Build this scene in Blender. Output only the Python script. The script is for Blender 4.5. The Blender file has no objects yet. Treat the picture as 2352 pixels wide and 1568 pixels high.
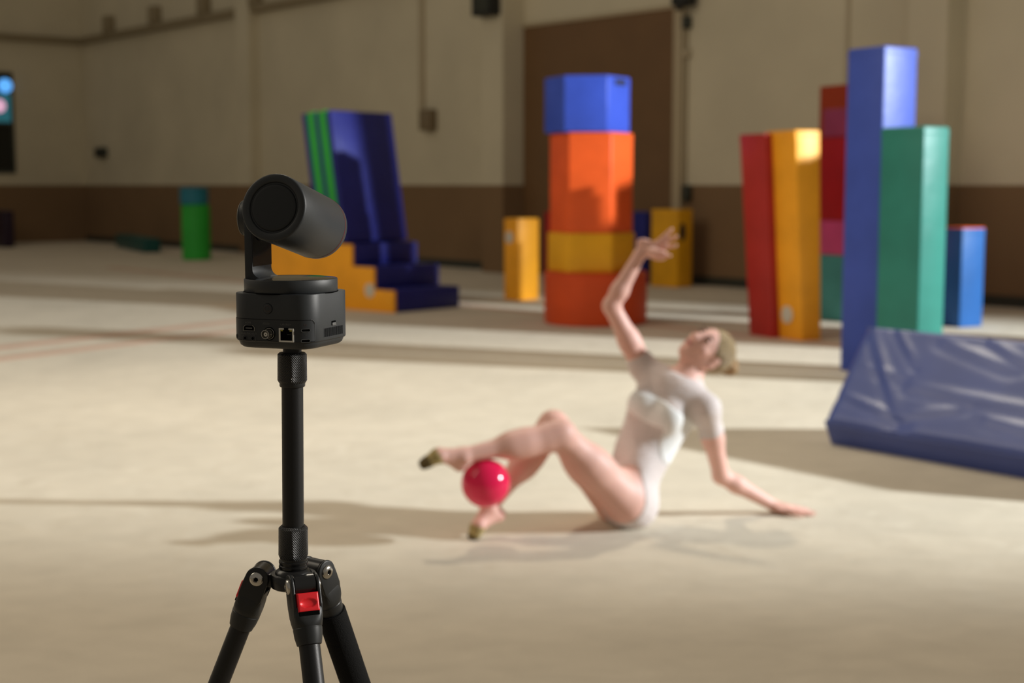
import bpy, bmesh, math, random
import numpy as np
from mathutils import Vector, Matrix

# ------------------------------------------------------------------ camera
W, H, F = 2352.0, 1568.0, 3267.0
CAM_Z = 1.32
PITCH = math.atan(359.0 / F)
CP, SP = math.cos(PITCH), math.sin(PITCH)
scene = bpy.context.scene
col = scene.collection
PTZ_Y = 1.34

cam_data = bpy.data.cameras.new('photo_camera')
cam = bpy.data.objects.new('photo_camera', cam_data)
col.objects.link(cam)
cam.location = (0, 0, CAM_Z)
cam.rotation_euler = (math.pi / 2 - PITCH, 0, 0)
cam_data.sensor_width = 36.0
cam_data.lens = 36.0 * F / W
cam_data.clip_start = 0.05
cam_data.clip_end = 200
cam_data.dof.use_dof = True
cam_data.dof.focus_distance = 1.325
cam_data.dof.aperture_fstop = 6.0
scene.camera = cam

# ------------------------------------------------------------------ world, lights, exposure
world = bpy.data.worlds.new('gym_air')
scene.world = world
world.use_nodes = True
bg = world.node_tree.nodes['Background']
bg.inputs[0].default_value = (1.0, 0.90, 0.76, 1)
bg.inputs[1].default_value = 0.18
scene.view_settings.view_transform = 'Standard'
scene.view_settings.look = 'None'
scene.view_settings.exposure = 0.0
scene.view_settings.gamma = 1.0
scene.view_settings.use_curve_mapping = False


def aim(o, target):
    d = Vector(target) - o.location
    o.rotation_euler = d.to_track_quat('-Z', 'Y').to_euler()


def spot(name, loc, target, power, size, blend, radius, color):
    l = bpy.data.lights.new(name, 'SPOT')
    l.energy = power; l.spot_size = math.radians(size); l.spot_blend = blend
    l.shadow_soft_size = radius; l.color = color
    o = bpy.data.objects.new(name, l); col.objects.link(o)
    o.location = loc; aim(o, target)
    return o


def area(name, loc, target, power, sx, sy, color):
    l = bpy.data.lights.new(name, 'AREA')
    l.shape = 'RECTANGLE'; l.size = sx; l.size_y = sy
    l.energy = power; l.color = color
    o = bpy.data.objects.new(name, l); col.objects.link(o)
    o.location = loc; aim(o, target)
    return o


KEY = (18.3, 3.7, 7.2)
spot('key_lamp', KEY, (2.3, 9.6, 0.0), 29500, 36, 0.55, 0.24, (0.86, 0.95, 1.0))
spot('ptz_side_fill', (5.6, 1.95, 2.9), (-0.21, 1.34, 1.10), 1700, 11, 0.4, 0.30, (1.0, 0.97, 0.92))  # added side light for highlights on the video camera, no known fixture
spot('overhead_lamp', (-0.95, 9.4, 7.6), (0.2, 6.6, 0.0), 820, 95, 0.9, 0.25, (1.0, 0.9, 0.74))
area('left_fill', (-9.0, 6.0, 8.0), (2.0, 14.0, 1.0), 430, 8, 6, (1.0, 0.88, 0.70))  # broad soft fill added from the left for directional ambient, no real fixture

# ------------------------------------------------------------------ pixel helpers (2352 x 1568 frame)


def ray(px, py):
    a = (px - W / 2) / F; b = (H / 2 - py) / F
    return Vector((a, CP + b * SP, -SP + b * CP))


def G(px, py, z=0.0):
    r = ray(px, py); t = (z - CAM_Z) / r.z
    return Vector((r.x * t, r.y * t, z))


def P(px, py, y):
    r = ray(px, py); t = y / r.y
    return Vector((r.x * t, y, CAM_Z + r.z * t))


def proj(p):
    dz = p[2] - CAM_Z
    d = p[1] * CP - dz * SP
    u = p[1] * SP + dz * CP
    return (W / 2 + F * p[0] / d, H / 2 - F * u / d)


def t_at_px(o, d, px):
    """parameter t so that o + t d projects to column px"""
    k = (px - W / 2) / F
    den = F and (d[0] - k * (d[1] * CP - d[2] * SP))
    return (k * (o[1] * CP - (o[2] - CAM_Z) * SP) - o[0]) / den


# ------------------------------------------------------------------ materials
MATS = {}


def nodes_of(m):
    return m.node_tree.nodes, m.node_tree.links


def mat(name, color, rough=0.5, metal=0.0, spec=0.5, bump=0.0, bump_scale=30.0, vary=0.0, vary_scale=4.0,
        coat=0.0, coat_rough=0.1, sss=0.0, detail=4.0, aniso=None, emit=None, emit_strength=0.0, sheen=0.0):
    m = bpy.data.materials.new(name); m.use_nodes = True
    n, l = nodes_of(m)
    b = n['Principled BSDF']
    b.inputs['Base Color'].default_value = (*color, 1)
    b.inputs['Roughness'].default_value = rough
    b.inputs['Metallic'].default_value = metal
    b.inputs['Specular IOR Level'].default_value = spec
    b.inputs['Coat Weight'].default_value = coat
    b.inputs['Coat Roughness'].default_value = coat_rough
    b.inputs['Sheen Weight'].default_value = sheen
    if sss:
        b.inputs['Subsurface Weight'].default_value = sss
        b.inputs['Subsurface Radius'].default_value = (0.02, 0.008, 0.004)
        b.inputs['Subsurface Scale'].default_value = 1.0
    if emit:
        b.inputs['Emission Color'].default_value = (*emit, 1)
        b.inputs['Emission Strength'].default_value = emit_strength
    tc = n.new('ShaderNodeTexCoord')
    mp = n.new('ShaderNodeMapping')
    l.new(tc.outputs['Object'], mp.inputs['Vector'])
    if aniso:
        mp.inputs['Scale'].default_value = aniso
    if vary:
        t = n.new('ShaderNodeTexNoise'); t.inputs['Scale'].default_value = vary_scale
        t.inputs['Detail'].default_value = detail
        l.new(mp.outputs[0], t.inputs['Vector'])
        r = n.new('ShaderNodeMapRange')
        r.inputs[1].default_value = 0.3; r.inputs[2].default_value = 0.7
        r.inputs[3].default_value = 1 - vary; r.inputs[4].default_value = 1 + vary
        l.new(t.outputs['Fac'], r.inputs[0])
        mx = n.new('ShaderNodeMix'); mx.data_type = 'RGBA'; mx.blend_type = 'MULTIPLY'
        mx.inputs[0].default_value = 1
        mx.inputs[6].default_value = (*color, 1)
        l.new(r.outputs[0], mx.inputs[7])
        l.new(mx.outputs[2], b.inputs['Base Color'])
    if bump:
        t = n.new('ShaderNodeTexNoise'); t.inputs['Scale'].default_value = bump_scale
        t.inputs['Detail'].default_value = detail
        l.new(mp.outputs[0], t.inputs['Vector'])
        bp = n.new('ShaderNodeBump'); bp.inputs['Strength'].default_value = bump
        bp.inputs['Distance'].default_value = 0.02
        l.new(t.outputs['Fac'], bp.inputs['Height'])
        l.new(bp.outputs[0], b.inputs['Normal'])
    MATS[name] = m
    return m


def lin(r, g, b):
    f = lambda c: (c / 255 / 12.92) if c / 255 < 0.04045 else ((c / 255 + 0.055) / 1.055) ** 2.4
    return (f(r), f(g), f(b))


def vinyl(name, rgb, rough=0.42, bump=0.25, scale=5.0):
    return mat(name, lin(*rgb), rough=rough, spec=0.28, bump=bump, bump_scale=scale, vary=0.10, vary_scale=3.0)


vinyl('blue_vinyl', (62, 82, 168))
vinyl('navy_vinyl', (36, 40, 120))
vinyl('bright_blue_vinyl', (58, 84, 190))
vinyl('sky_vinyl', (42, 94, 158))
vinyl('teal_vinyl', (46, 122, 108))
vinyl('sea_vinyl', (70, 140, 135))
vinyl('red_vinyl', (176, 48, 42))
vinyl('darkred_vinyl', (160, 56, 22))
vinyl('crimson_vinyl', (165, 20, 26))
vinyl('pink_vinyl', (196, 72, 120))
vinyl('plum_vinyl', (150, 60, 92))
vinyl('yellow_vinyl', (252, 172, 40))
vinyl('gold_vinyl', (232, 168, 28))
vinyl('orange_vinyl', (232, 92, 36))
vinyl('rust_vinyl', (214, 78, 28))
vinyl('green_vinyl', (52, 170, 70))
vinyl('green_drum_vinyl', (50, 170, 60))
vinyl('lagoon_vinyl', (40, 120, 140))
vinyl('bottle_vinyl', (26, 80, 76))
vinyl('dusk_vinyl', (44, 30, 46))
mat('wedge_vinyl', lin(66, 84, 154), rough=0.38, spec=0.75, bump=0.25, bump_scale=3.0, vary=0.08, vary_scale=3.0)
mat('black_hole', (0.012, 0.012, 0.016), rough=0.8)
mat('white_print', (0.62, 0.58, 0.48), rough=0.7)
mat('seam_red', lin(190, 40, 60), rough=0.5)

mat('ptz_black', (0.0220, 0.0250, 0.0270), rough=0.48, spec=0.45, bump=0.06, bump_scale=2600)
mat('ptz_panel', (0.0200, 0.0225, 0.0245), rough=0.46, spec=0.4, bump=0.05, bump_scale=2600)
mat('ptz_gloss', (0.006, 0.006, 0.0065), rough=0.13, spec=0.5)
mat('ptz_disc', (0.010, 0.0105, 0.0105), rough=0.10, spec=0.9)
mat('ptz_cap', (0.0165, 0.0185, 0.0198), rough=0.55, spec=0.35, bump=0.05, bump_scale=2600)
mat('port_dark', (0.002, 0.002, 0.002), rough=1.0, spec=0.05)
mat('port_metal', (0.62, 0.60, 0.55), rough=0.30, metal=1.0)
mat('port_grey', (0.20, 0.195, 0.17), rough=0.45)
mat('port_white', (0.62, 0.60, 0.54), rough=0.40)
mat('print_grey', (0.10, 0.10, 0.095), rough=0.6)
mat('print_rust', (0.055, 0.030, 0.026), rough=0.6)
mat('led_yellow', lin(160, 150, 50), rough=0.4)
mat('ring_red', lin(150, 18, 26), rough=0.35)
mat('glass_lens', (0.004, 0.005, 0.008), rough=0.04, spec=0.8)
mat('pole_black', (0.0055, 0.0055, 0.0055), rough=0.42, spec=0.4, bump=0.03, bump_scale=900)
mat('leg_black', (0.0140, 0.0150, 0.0150), rough=0.42, spec=0.4, bump=0.03, bump_scale=1500)
mat('foam_black', (0.0050, 0.0050, 0.0050), rough=0.9, spec=0.2, bump=0.3, bump_scale=900)
mat('hub_black', (0.0085, 0.0085, 0.0085), rough=0.27, spec=0.5)
mat('bolt_steel', (0.55, 0.53, 0.49), rough=0.22, metal=1.0)
mat('tab_red', lin(226, 34, 42), rough=0.36, metal=0.15, spec=0.5)

mat('skin', lin(226, 176, 160), rough=0.5, spec=0.35, sss=0.12, vary=0.04, vary_scale=9)
mat('hair', lin(150, 124, 86), rough=0.42, spec=0.5, bump=0.8, bump_scale=60, vary=0.28, vary_scale=40, aniso=(1, 1, 3))
mat('hair_bun', lin(150, 112, 66), rough=0.45, spec=0.5, bump=0.9, bump_scale=70, vary=0.35, vary_scale=45)
mat('scrunchie', lin(196, 130, 60), rough=0.7)
mat('lip', lin(176, 92, 84), rough=0.4)
mat('eye_dark', lin(60, 42, 36), rough=0.5)
mat('eye_white', lin(220, 205, 195), rough=0.3)
mat('bust_white', lin(238, 234, 230), rough=0.75, spec=0.2)
mat('toe_shoe', lin(168, 148, 98), rough=0.8, spec=0.2, vary=0.25, vary_scale=25)
mat('toe_sole', lin(92, 76, 46), rough=0.85, spec=0.2)
mat('ball_pink', lin(238, 28, 82), rough=0.14, spec=0.45, coat=0.2, coat_rough=0.05)
mat('speaker_black', (0.010, 0.011, 0.010), rough=0.6)
mat('pipe_paint', lin(180, 166, 138), rough=0.6)
mat('conduit_paint', lin(168, 155, 128), rough=0.6)
mat('box_dark', lin(48, 50, 40), rough=0.6)
mat('box_tan', lin(122, 106, 80), rough=0.6)
mat('rail_paint', lin(142, 128, 100), rough=0.7)
mat('window_frame', lin(60, 66, 62), rough=0.5)
mat('window_dark', lin(12, 18, 16), rough=0.1, spec=0.5)
mat('window_teal', lin(40, 90, 96), rough=0.2, emit=lin(44, 110, 122), emit_strength=0.55)
mat('sign_blue', lin(90, 170, 250), rough=0.4, emit=lin(96, 176, 255), emit_strength=1.0)
mat('sign_pink', lin(220, 170, 200), rough=0.4, emit=lin(235, 180, 210), emit_strength=0.8)
mat('door_brown', lin(112, 82, 50), rough=0.55, vary=0.06, vary_scale=2)
mat('door_trim', lin(176, 160, 130), rough=0.6)

# sheer leotard cloth
m = mat('leotard_sheer', lin(236, 230, 226), rough=0.7, spec=0.25, bump=0.35, bump_scale=26, aniso=(1, 1, 5))
n, l = nodes_of(m)
tr = n.new('ShaderNodeBsdfTransparent'); mxs = n.new('ShaderNodeMixShader'); mxs.inputs[0].default_value = 0.66
l.new(tr.outputs[0], mxs.inputs[1]); l.new(n['Principled BSDF'].outputs[0], mxs.inputs[2])
l.new(mxs.outputs[0], n['Material Output'].inputs[0])

# knurled grip: crossed diagonal ribs as fine relief
m = mat('knurl_black', (0.010, 0.010, 0.010), rough=0.34, spec=0.55)
n, l = nodes_of(m)
tc = n.new('ShaderNodeTexCoord'); sx = n.new('ShaderNodeSeparateXYZ'); l.new(tc.outputs['Object'], sx.inputs[0])
at = n.new('ShaderNodeMath'); at.operation = 'ARCTAN2'; l.new(sx.outputs[1], at.inputs[0]); l.new(sx.outputs[0], at.inputs[1])
fac = []
for sgn in (1, -1):
    a1 = n.new('ShaderNodeMath'); a1.operation = 'MULTIPLY'; a1.inputs[1].default_value = 46.0; l.new(at.outputs[0], a1.inputs[0])
    z1 = n.new('ShaderNodeMath'); z1.operation = 'MULTIPLY'; z1.inputs[1].default_value = 2600.0 * sgn; l.new(sx.outputs[2], z1.inputs[0])
    s1 = n.new('ShaderNodeMath'); s1.operation = 'ADD'; l.new(a1.outputs[0], s1.inputs[0]); l.new(z1.outputs[0], s1.inputs[1])
    c1 = n.new('ShaderNodeMath'); c1.operation = 'SINE'; l.new(s1.outputs[0], c1.inputs[0]); fac.append(c1)
mm = n.new('ShaderNodeMath'); mm.operation = 'MINIMUM'; l.new(fac[0].outputs[0], mm.inputs[0]); l.new(fac[1].outputs[0], mm.inputs[1])
bp = n.new('ShaderNodeBump'); bp.inputs['Strength'].default_value = 0.9; bp.inputs['Distance'].default_value = 0.0006
l.new(mm.outputs[0], bp.inputs['Height']); l.new(bp.outputs[0], n['Principled BSDF'].inputs['Normal'])

# carpet floor
m = mat('carpet', lin(212, 200, 180), rough=0.95, spec=0.08)
n, l = nodes_of(m); b = n['Principled BSDF']
tc = n.new('ShaderNodeTexCoord')
cols = []
def floor_noise(scale, detail, lo, hi, stretch=(1, 1, 1), dist=0.0):
    mp = n.new('ShaderNodeMapping'); mp.inputs['Scale'].default_value = stretch
    mp.inputs['Rotation'].default_value = (0, 0, 0.3)
    l.new(tc.outputs['Object'], mp.inputs['Vector'])
    t = n.new('ShaderNodeTexNoise'); t.inputs['Scale'].default_value = scale; t.inputs['Detail'].default_value = detail
    t.inputs['Distortion'].default_value = dist
    l.new(mp.outputs[0], t.inputs['Vector'])
    r = n.new('ShaderNodeMapRange'); r.inputs[1].default_value = 0.32; r.inputs[2].default_value = 0.68
    r.inputs[3].default_value = lo; r.inputs[4].default_value = hi
    l.new(t.outputs['Fac'], r.inputs[0]); return r, t
r1, _ = floor_noise(0.9, 5, 0.93, 1.05, (1, 1, 1), 0.6)
r2, _ = floor_noise(5.5, 6, 0.95, 1.04, (1, 1.6, 1), 0.5)
r3, _ = floor_noise(160, 3, 0.95, 1.05)
mu = n.new('ShaderNodeMath'); mu.operation = 'MULTIPLY'; l.new(r1.outputs[0], mu.inputs[0]); l.new(r2.outputs[0], mu.inputs[1])
mu2 = n.new('ShaderNodeMath'); mu2.operation = 'MULTIPLY'; l.new(mu.outputs[0], mu2.inputs[0]); l.new(r3.outputs[0], mu2.inputs[1])
mx = n.new('ShaderNodeMix'); mx.data_type = 'RGBA'; mx.blend_type = 'MULTIPLY'; mx.inputs[0].default_value = 1
mx.inputs[6].default_value = (*lin(212, 200, 180), 1); l.new(mu2.outputs[0], mx.inputs[7]); l.new(mx.outputs[2], b.inputs['Base Color'])
_, tb = floor_noise(3.2, 4, 0, 1, (1, 1.5, 1), 0.8)
bp = n.new('ShaderNodeBump'); bp.inputs['Strength'].default_value = 0.22; bp.inputs['Distance'].default_value = 0.05
l.new(tb.outputs['Fac'], bp.inputs['Height']); l.new(bp.outputs[0], b.inputs['Normal'])
mat('carpet_line', lin(204, 172, 150), rough=0.95, spec=0.08, vary=0.06, vary_scale=3)

# two-tone painted wall: brown dado below 1.32 m, cream above
def wall_mat(name, upper, lower):
    m = mat(name, upper, rough=0.85, spec=0.2)
    n, l = nodes_of(m); b = n['Principled BSDF']
    tc = n.new('ShaderNodeTexCoord'); sx = n.new('ShaderNodeSeparateXYZ'); l.new(tc.outputs['Object'], sx.inputs[0])
    gt = n.new('ShaderNodeMath'); gt.operation = 'GREATER_THAN'; gt.inputs[1].default_value = CAM_Z; l.new(sx.outputs[2], gt.inputs[0])
    t = n.new('ShaderNodeTexNoise'); t.inputs['Scale'].default_value = 0.8; t.inputs['Detail'].default_value = 5
    l.new(tc.outputs['Object'], t.inputs['Vector'])
    r = n.new('ShaderNodeMapRange'); r.inputs[1].default_value = 0.3; r.inputs[2].default_value = 0.7
    r.inputs[3].default_value = 0.93; r.inputs[4].default_value = 1.06; l.new(t.outputs['Fac'], r.inputs[0])
    mx = n.new('ShaderNodeMix'); mx.data_type = 'RGBA'; mx.inputs[6].default_value = (*lower, 1); mx.inputs[7].default_value = (*upper, 1)
    l.new(gt.outputs[0], mx.inputs[0])
    m2 = n.new('ShaderNodeMix'); m2.data_type = 'RGBA'; m2.blend_type = 'MULTIPLY'; m2.inputs[0].default_value = 1
    l.new(mx.outputs[2], m2.inputs[6]); l.new(r.outputs[0], m2.inputs[7]); l.new(m2.outputs[2], b.inputs['Base Color'])
wall_mat('wall_paint', lin(206, 196, 170), lin(128, 102, 74))

# ------------------------------------------------------------------ mesh helpers
WORLD = {}      # object name -> world location of its origin


def origin_of(o):
    return WORLD[o.name] if o is not None else Vector((0, 0, 0))


class MB:
    def __init__(self):
        self.v = []; self.f = []; self.sm = []

    def add(self, verts, faces, smooth=False, M=None):
        k = len(self.v)
        for p in verts:
            p = Vector(p)
            self.v.append(M @ p if M is not None else p)
        for f in faces:
            self.f.append([i + k for i in f]); self.sm.append(smooth)
        return self

    def from_bm(self, bm, smooth=False, M=None):
        bm.verts.ensure_lookup_table(); bm.verts.index_update()
        self.add([v.co.copy() for v in bm.verts], [[v.index for v in f.verts] for f in bm.faces], smooth, M)
        bm.free(); return self

    def hexa(self, c, bevel=0.0, seg=2, smooth=True, M=None):
        """c: 8 corners, bottom 4 then top 4, counterclockwise"""
        bm = bmesh.new(); vs = [bm.verts.new(p) for p in c]
        for q in ((3, 2, 1, 0), (4, 5, 6, 7), (0, 1, 5, 4), (1, 2, 6, 5), (2, 3, 7, 6), (3, 0, 4, 7)):
            bm.faces.new([vs[i] for i in q])
        bmesh.ops.recalc_face_normals(bm, faces=bm.faces)
        if bevel:
            bmesh.ops.bevel(bm, geom=bm.edges[:], offset=bevel, segments=seg, affect='EDGES', profile=0.5)
        return self.from_bm(bm, smooth and bevel > 0, M)

    def box(self, cx, cy, cz, sx, sy, sz, bevel=0.0, seg=2, M=None):
        x0, x1, y0, y1, z0, z1 = cx - sx / 2, cx + sx / 2, cy - sy / 2, cy + sy / 2, cz - sz / 2, cz + sz / 2
        return self.hexa([(x0, y0, z0), (x1, y0, z0), (x1, y1, z0), (x0, y1, z0),
                          (x0, y0, z1), (x1, y0, z1), (x1, y1, z1), (x0, y1, z1)], bevel, seg, True, M)

    def prism(self, pts, z0, z1, bevel=0.0, seg=2, M=None):
        """pts: 2d outline counterclockwise, extruded along local z"""
        bm = bmesh.new(); k = len(pts)
        lo = [bm.verts.new((x, y, z0)) for x, y in pts]; hi = [bm.verts.new((x, y, z1)) for x, y in pts]
        bm.faces.new(lo[::-1]); bm.faces.new(hi)
        for i in range(k):
            j = (i + 1) % k; bm.faces.new((lo[i], lo[j], hi[j], hi[i]))
        bmesh.ops.recalc_face_normals(bm, faces=bm.faces)
        if bevel:
            bmesh.ops.bevel(bm, geom=bm.edges[:], offset=bevel, segments=seg, affect='EDGES', profile=0.5)
        return self.from_bm(bm, bevel > 0, M)

    def lathe(self, prof, n=48, M=None, closed_ends=True):
        """prof: list of (r, z) from bottom to top"""
        vs = []; fs = []
        for r, z in prof:
            for i in range(n):
                a = 2 * math.pi * i / n; vs.append((r * math.cos(a), r * math.sin(a), z))
        for k in range(len(prof) - 1):
            for i in range(n):
                j = (i + 1) % n
                fs.append((k * n + i, k * n + j, (k + 1) * n + j, (k + 1) * n + i))
        if closed_ends:
            fs.append(tuple(range(n))[::-1]); fs.append(tuple(range((len(prof) - 1) * n, len(prof) * n)))
        return self.add(vs, fs, True, M)

    def ring(self, r, tube, n=48, m=8, M=None):
        vs = []; fs = []
        for i in range(n):
            a = 2 * math.pi * i / n
            for j in range(m):
                b_ = 2 * math.pi * j / m; q = r + tube * math.cos(b_)
                vs.append((q * math.cos(a), q * math.sin(a), tube * math.sin(b_)))
        for i in range(n):
            for j in range(m):
                i2, j2 = (i + 1) % n, (j + 1) % m
                fs.append((i * m + j, i2 * m + j, i2 * m + j2, i * m + j2))
        return self.add(vs, fs, True, M)

    def tube(self, a, b_, r0, r1=None, n=24):
        a, b_ = Vector(a), Vector(b_); r1 = r0 if r1 is None else r1
        M = Matrix.Translation(a) @ (b_ - a).to_track_quat('Z', 'Y').to_matrix().to_4x4()
        L = (b_ - a).length
        return self.lathe([(r0, 0), (r1, L)], n, M)

    def build(self, name, material, parent=None, origin=None, kind=None, sharp=40):
        me = bpy.data.meshes.new(name)
        base = Vector(origin) if origin is not None else origin_of(parent)
        me.from_pydata([tuple(p - base) for p in self.v], [], self.f)
        me.polygons.foreach_set('use_smooth', self.sm)
        me.materials.append(MATS[material])
        if any(self.sm):
            me.set_sharp_from_angle(angle=math.radians(sharp))
        me.update()
        o = bpy.data.objects.new(name, me); col.objects.link(o)
        if parent is not None:
            o.parent = parent; o.location = base - origin_of(parent)
        else:
            o.location = base
        WORLD[o.name] = base
        if kind:
            o['kind'] = kind
        return o


def thing(name, loc, label, category, group=None):
    o = bpy.data.objects.new(name, None); col.objects.link(o)
    o.empty_display_size = 0.1
    o.location = loc; WORLD[o.name] = Vector(loc)
    tag(o, label, category, group); return o


def tag(o, label, category, group=None):
    o['label'] = label; o['category'] = category
    if group:
        o['group'] = group
    return o


def frame(o, x, y, z):
    M = Matrix((Vector(x), Vector(y), Vector(z))).transposed().to_4x4()
    M.translation = Vector(o); return M

# ================================================================== SETTING
WD = Vector((0.643, -0.766, 0)).normalized()          # along the back wall, towards the right
WN = Vector((-0.766, -0.643, 0)).normalized()         # out of the back wall, into the hall
KC = G(200, 553)                                      # far corner of the hall


def wall_t(px):
    return t_at_px(KC, WD, px)


def wall_pt(px, z=0.0, out=0.0):
    # a point of the wall plane (moved out of it) under image column px, column taken at horizon height
    o = KC + WN * out + Vector((0, 0, CAM_Z))
    t = t_at_px(o, WD, px)
    p = o + WD * t; p.z = z; return p


def wall_hit(px, py, out=0.0):
    r = ray(px, py); c = Vector((0, 0, CAM_Z)); o = KC + WN * out
    t = (o - c).dot(WN) / r.dot(WN); return c + r * t


WM = frame((0, 0, 0), WD, -WN, (0, 0, 1))             # wall frame: x along, y into the wall, z up


def wall_box(mb, px0, px1, py0, py1, out0, out1, bevel=0.0):
    a = wall_hit(px0, py1, out1); b_ = wall_hit(px1, py0, out1)
    x0 = (a - KC).dot(WD); x1 = (b_ - KC).dot(WD)
    return wall_slab(mb, x0, x1, a.z, b_.z, out0, out1, bevel)


def wall_slab(mb, x0, x1, z0, z1, out0, out1, bevel=0.0):
    def q(x, out, z):
        p = KC + WD * x + WN * out; return (p.x, p.y, z)
    c = [q(x0, out1, z0), q(x1, out1, z0), q(x1, out0, z0), q(x0, out0, z0),
         q(x0, out1, z1), q(x1, out1, z1), q(x1, out0, z1), q(x0, out0, z1)]
    return mb.hexa(c, bevel, 2)


fl = MB().add([(-26, -4, 0), (24, -4, 0), (24, 40, 0), (-26, 40, 0)], [(0, 1, 2, 3)])
floor = fl.build('floor', 'carpet', kind='structure')

WALL_H = 9.5
x_end = (8.6 - KC.x) / WD.x
wall = MB(); wall_slab(wall, -0.3, x_end, 0, WALL_H, -0.3, 0.0)
wall.build('wall_back', 'wall_paint', kind='structure')
wl = MB()
def left_pt(t, out, z):
    p = KC + WN * t - WD * out * -1; return (p.x, p.y, z)
wl.hexa([left_pt(0, -0.3, 0), left_pt(0, 0, 0), left_pt(9, 0, 0), left_pt(9, -0.3, 0),
         left_pt(0, -0.3, WALL_H), left_pt(0, 0, WALL_H), left_pt(9, 0, WALL_H), left_pt(9, -0.3, WALL_H)])
wl.build('wall_left', 'wall_paint', kind='structure')

# pilasters of the back wall
for i, (pf, ps) in enumerate(((1155, 1205), (2165, 2203), (577, 598))):
    back = wall_pt(ps)
    x1 = (back - KC).dot(WD)
    # how far it stands out: the front edge shows at column pf
    d = t_at_px(back + Vector((0, 0, CAM_Z)), WN, pf)
    mbp = MB(); wall_slab(mbp, x1 - 0.5, x1, 0, WALL_H, 0, d)
    mbp.build('trim_%d' % (i + 1), 'wall_paint', kind='structure')

# skirting along the foot of the back wall
sk = MB(); wall_slab(sk, 0, x_end, 0, 0.12, 0, 0.025)
sk.build('baseboard_back', 'box_dark', kind='structure')

# big brown door and its frame
x0 = (wall_pt(1206) - KC).dot(WD); x1 = (wall_pt(1549) - KC).dot(WD)
dz = wall_hit(1380, 42).z
dm = MB(); wall_slab(dm, x0, x1, 0, dz, 0, 0.03)
door = dm.build('door_1', 'door_brown', kind='structure')
mid = x1 - (x1 - x0) * 0.02
for name, a, b_, z0, z1, m_ in (('door_jamb', x1, x1 + 0.16, 0, dz, 'door_trim'), ('door_lintel', x0, x1 + 0.16, dz, dz + 0.05, 'door_trim')):
    q = MB(); wall_slab(q, a, b_, z0, z1, 0, 0.06, 0.008); q.build(name, m_, door)

# service rail with brackets high on the wall
rx1 = (wall_hit(760, 0) - KC).dot(WD) + 3
rail_z = 0.5 * (wall_hit(300, 72).z + wall_hit(520, 35).z)
rail = MB(); wall_slab(rail, 0.1, rx1, rail_z - 0.08, rail_z + 0.06, 0.0, 0.16, 0.01)
rail_o = rail.build('trim_4', 'rail_paint', kind='structure')
for bx in (190, 270, 375, 487, 605):
    p = wall_pt(bx); xx = (p - KC).dot(WD)
    q = MB(); wall_slab(q, xx - 0.13, xx + 0.13, rail_z + 0.05, rail_z + 0.42, 0, 0.2, 0.01)
    q.build('rail_bracket', 'rail_paint', rail_o)
rl = MB()
rl.hexa([left_pt(0.1, 0, rail_z - 0.08), left_pt(0.1, 0.14, rail_z - 0.08), left_pt(8.5, 0.14, rail_z - 0.08), left_pt(8.5, 0, rail_z - 0.08),
         left_pt(0.1, 0, rail_z + 0.06), left_pt(0.1, 0.14, rail_z + 0.06), left_pt(8.5, 0.14, rail_z + 0.06), left_pt(8.5, 0, rail_z + 0.06)], 0.01)
rl.build('trim_5', 'rail_paint', kind='structure')

# window on the left wall, dark below, coloured lights behind the upper panes
def left_hit(px, py, out=0.0):
    r = ray(px, py); c = Vector((0, 0, CAM_Z)); o = KC + WD * out
    t = (o - c).dot(WD) / r.dot(WD); return c + r * t
def left_box(mb, t0, t1, z0, z1, o0, o1, bevel=0.0):
    return mb.hexa([left_pt(t0, o0, z0), left_pt(t0, o1, z0), left_pt(t1, o1, z0), left_pt(t1, o0, z0),
                    left_pt(t0, o0, z1), left_pt(t0, o1, z1), left_pt(t1, o1, z1), left_pt(t1, o0, z1)], bevel)
wt0 = (left_hit(31, 280) - KC).dot(WN); wz1 = left_hit(26, 166).z; wz0 = left_hit(30, 398).z; wzm = left_hit(26, 284).z
wq = MB(); left_box(wq, wt0, wt0 + 1.9, wz0, wz1, 0.0, 0.05, 0.01)
win = wq.build('window_1', 'window_frame', kind='structure')
q = MB(); left_box(q, wt0 + 0.07, wt0 + 1.83, wz0 + 0.07, wzm - 0.03, 0.05, 0.06); q.build('lower_pane', 'window_dark', win)
q = MB(); left_box(q, wt0 + 0.07, wt0 + 1.83, wzm + 0.03, wz1 - 0.5, 0.05, 0.06); q.build('upper_pane', 'window_teal', win)
q = MB(); left_box(q, wt0 + 0.07, wt0 + 1.83, wz1 - 0.45, wz1 - 0.07, 0.05, 0.06); q.build('top_pane', 'window_dark', win)
for px, py, r, m_ in ((11, 197, 0.16, 'sign_blue'), (-3, 243, 0.15, 'sign_pink')):
    c = left_hit(px, py, 0.065)
    M = frame(c, WN, (0, 0, 1), WD)
    q = MB(); q.lathe([(r, -0.004), (r, 0.03), (r * 0.9, 0.045)], 28, M); q.build('glowing_lamp', m_, win)

# painted lines on the carpet
def floor_line(pa, pb, width, name):
    a = G(*pa); b_ = G(*pb); d = (b_ - a).normalized(); s = Vector((-d.y, d.x, 0)) * width / 2
    z0, z1 = 0.0005, 0.003
    c = [a - s, b_ - s, b_ + s, a + s]
    q = MB().hexa([(p.x, p.y, z0) for p in c] + [(p.x, p.y, z1) for p in c])
    return q.build(name, 'carpet_line', floor)
floor_line((250, 614), (1990, 799), 0.20, 'carpet_line')
floor_line((-40, 803), (620, 729), 0.28, 'carpet_line')
floor_line((-40, 829), (560, 757), 0.24, 'carpet_line')

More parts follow.
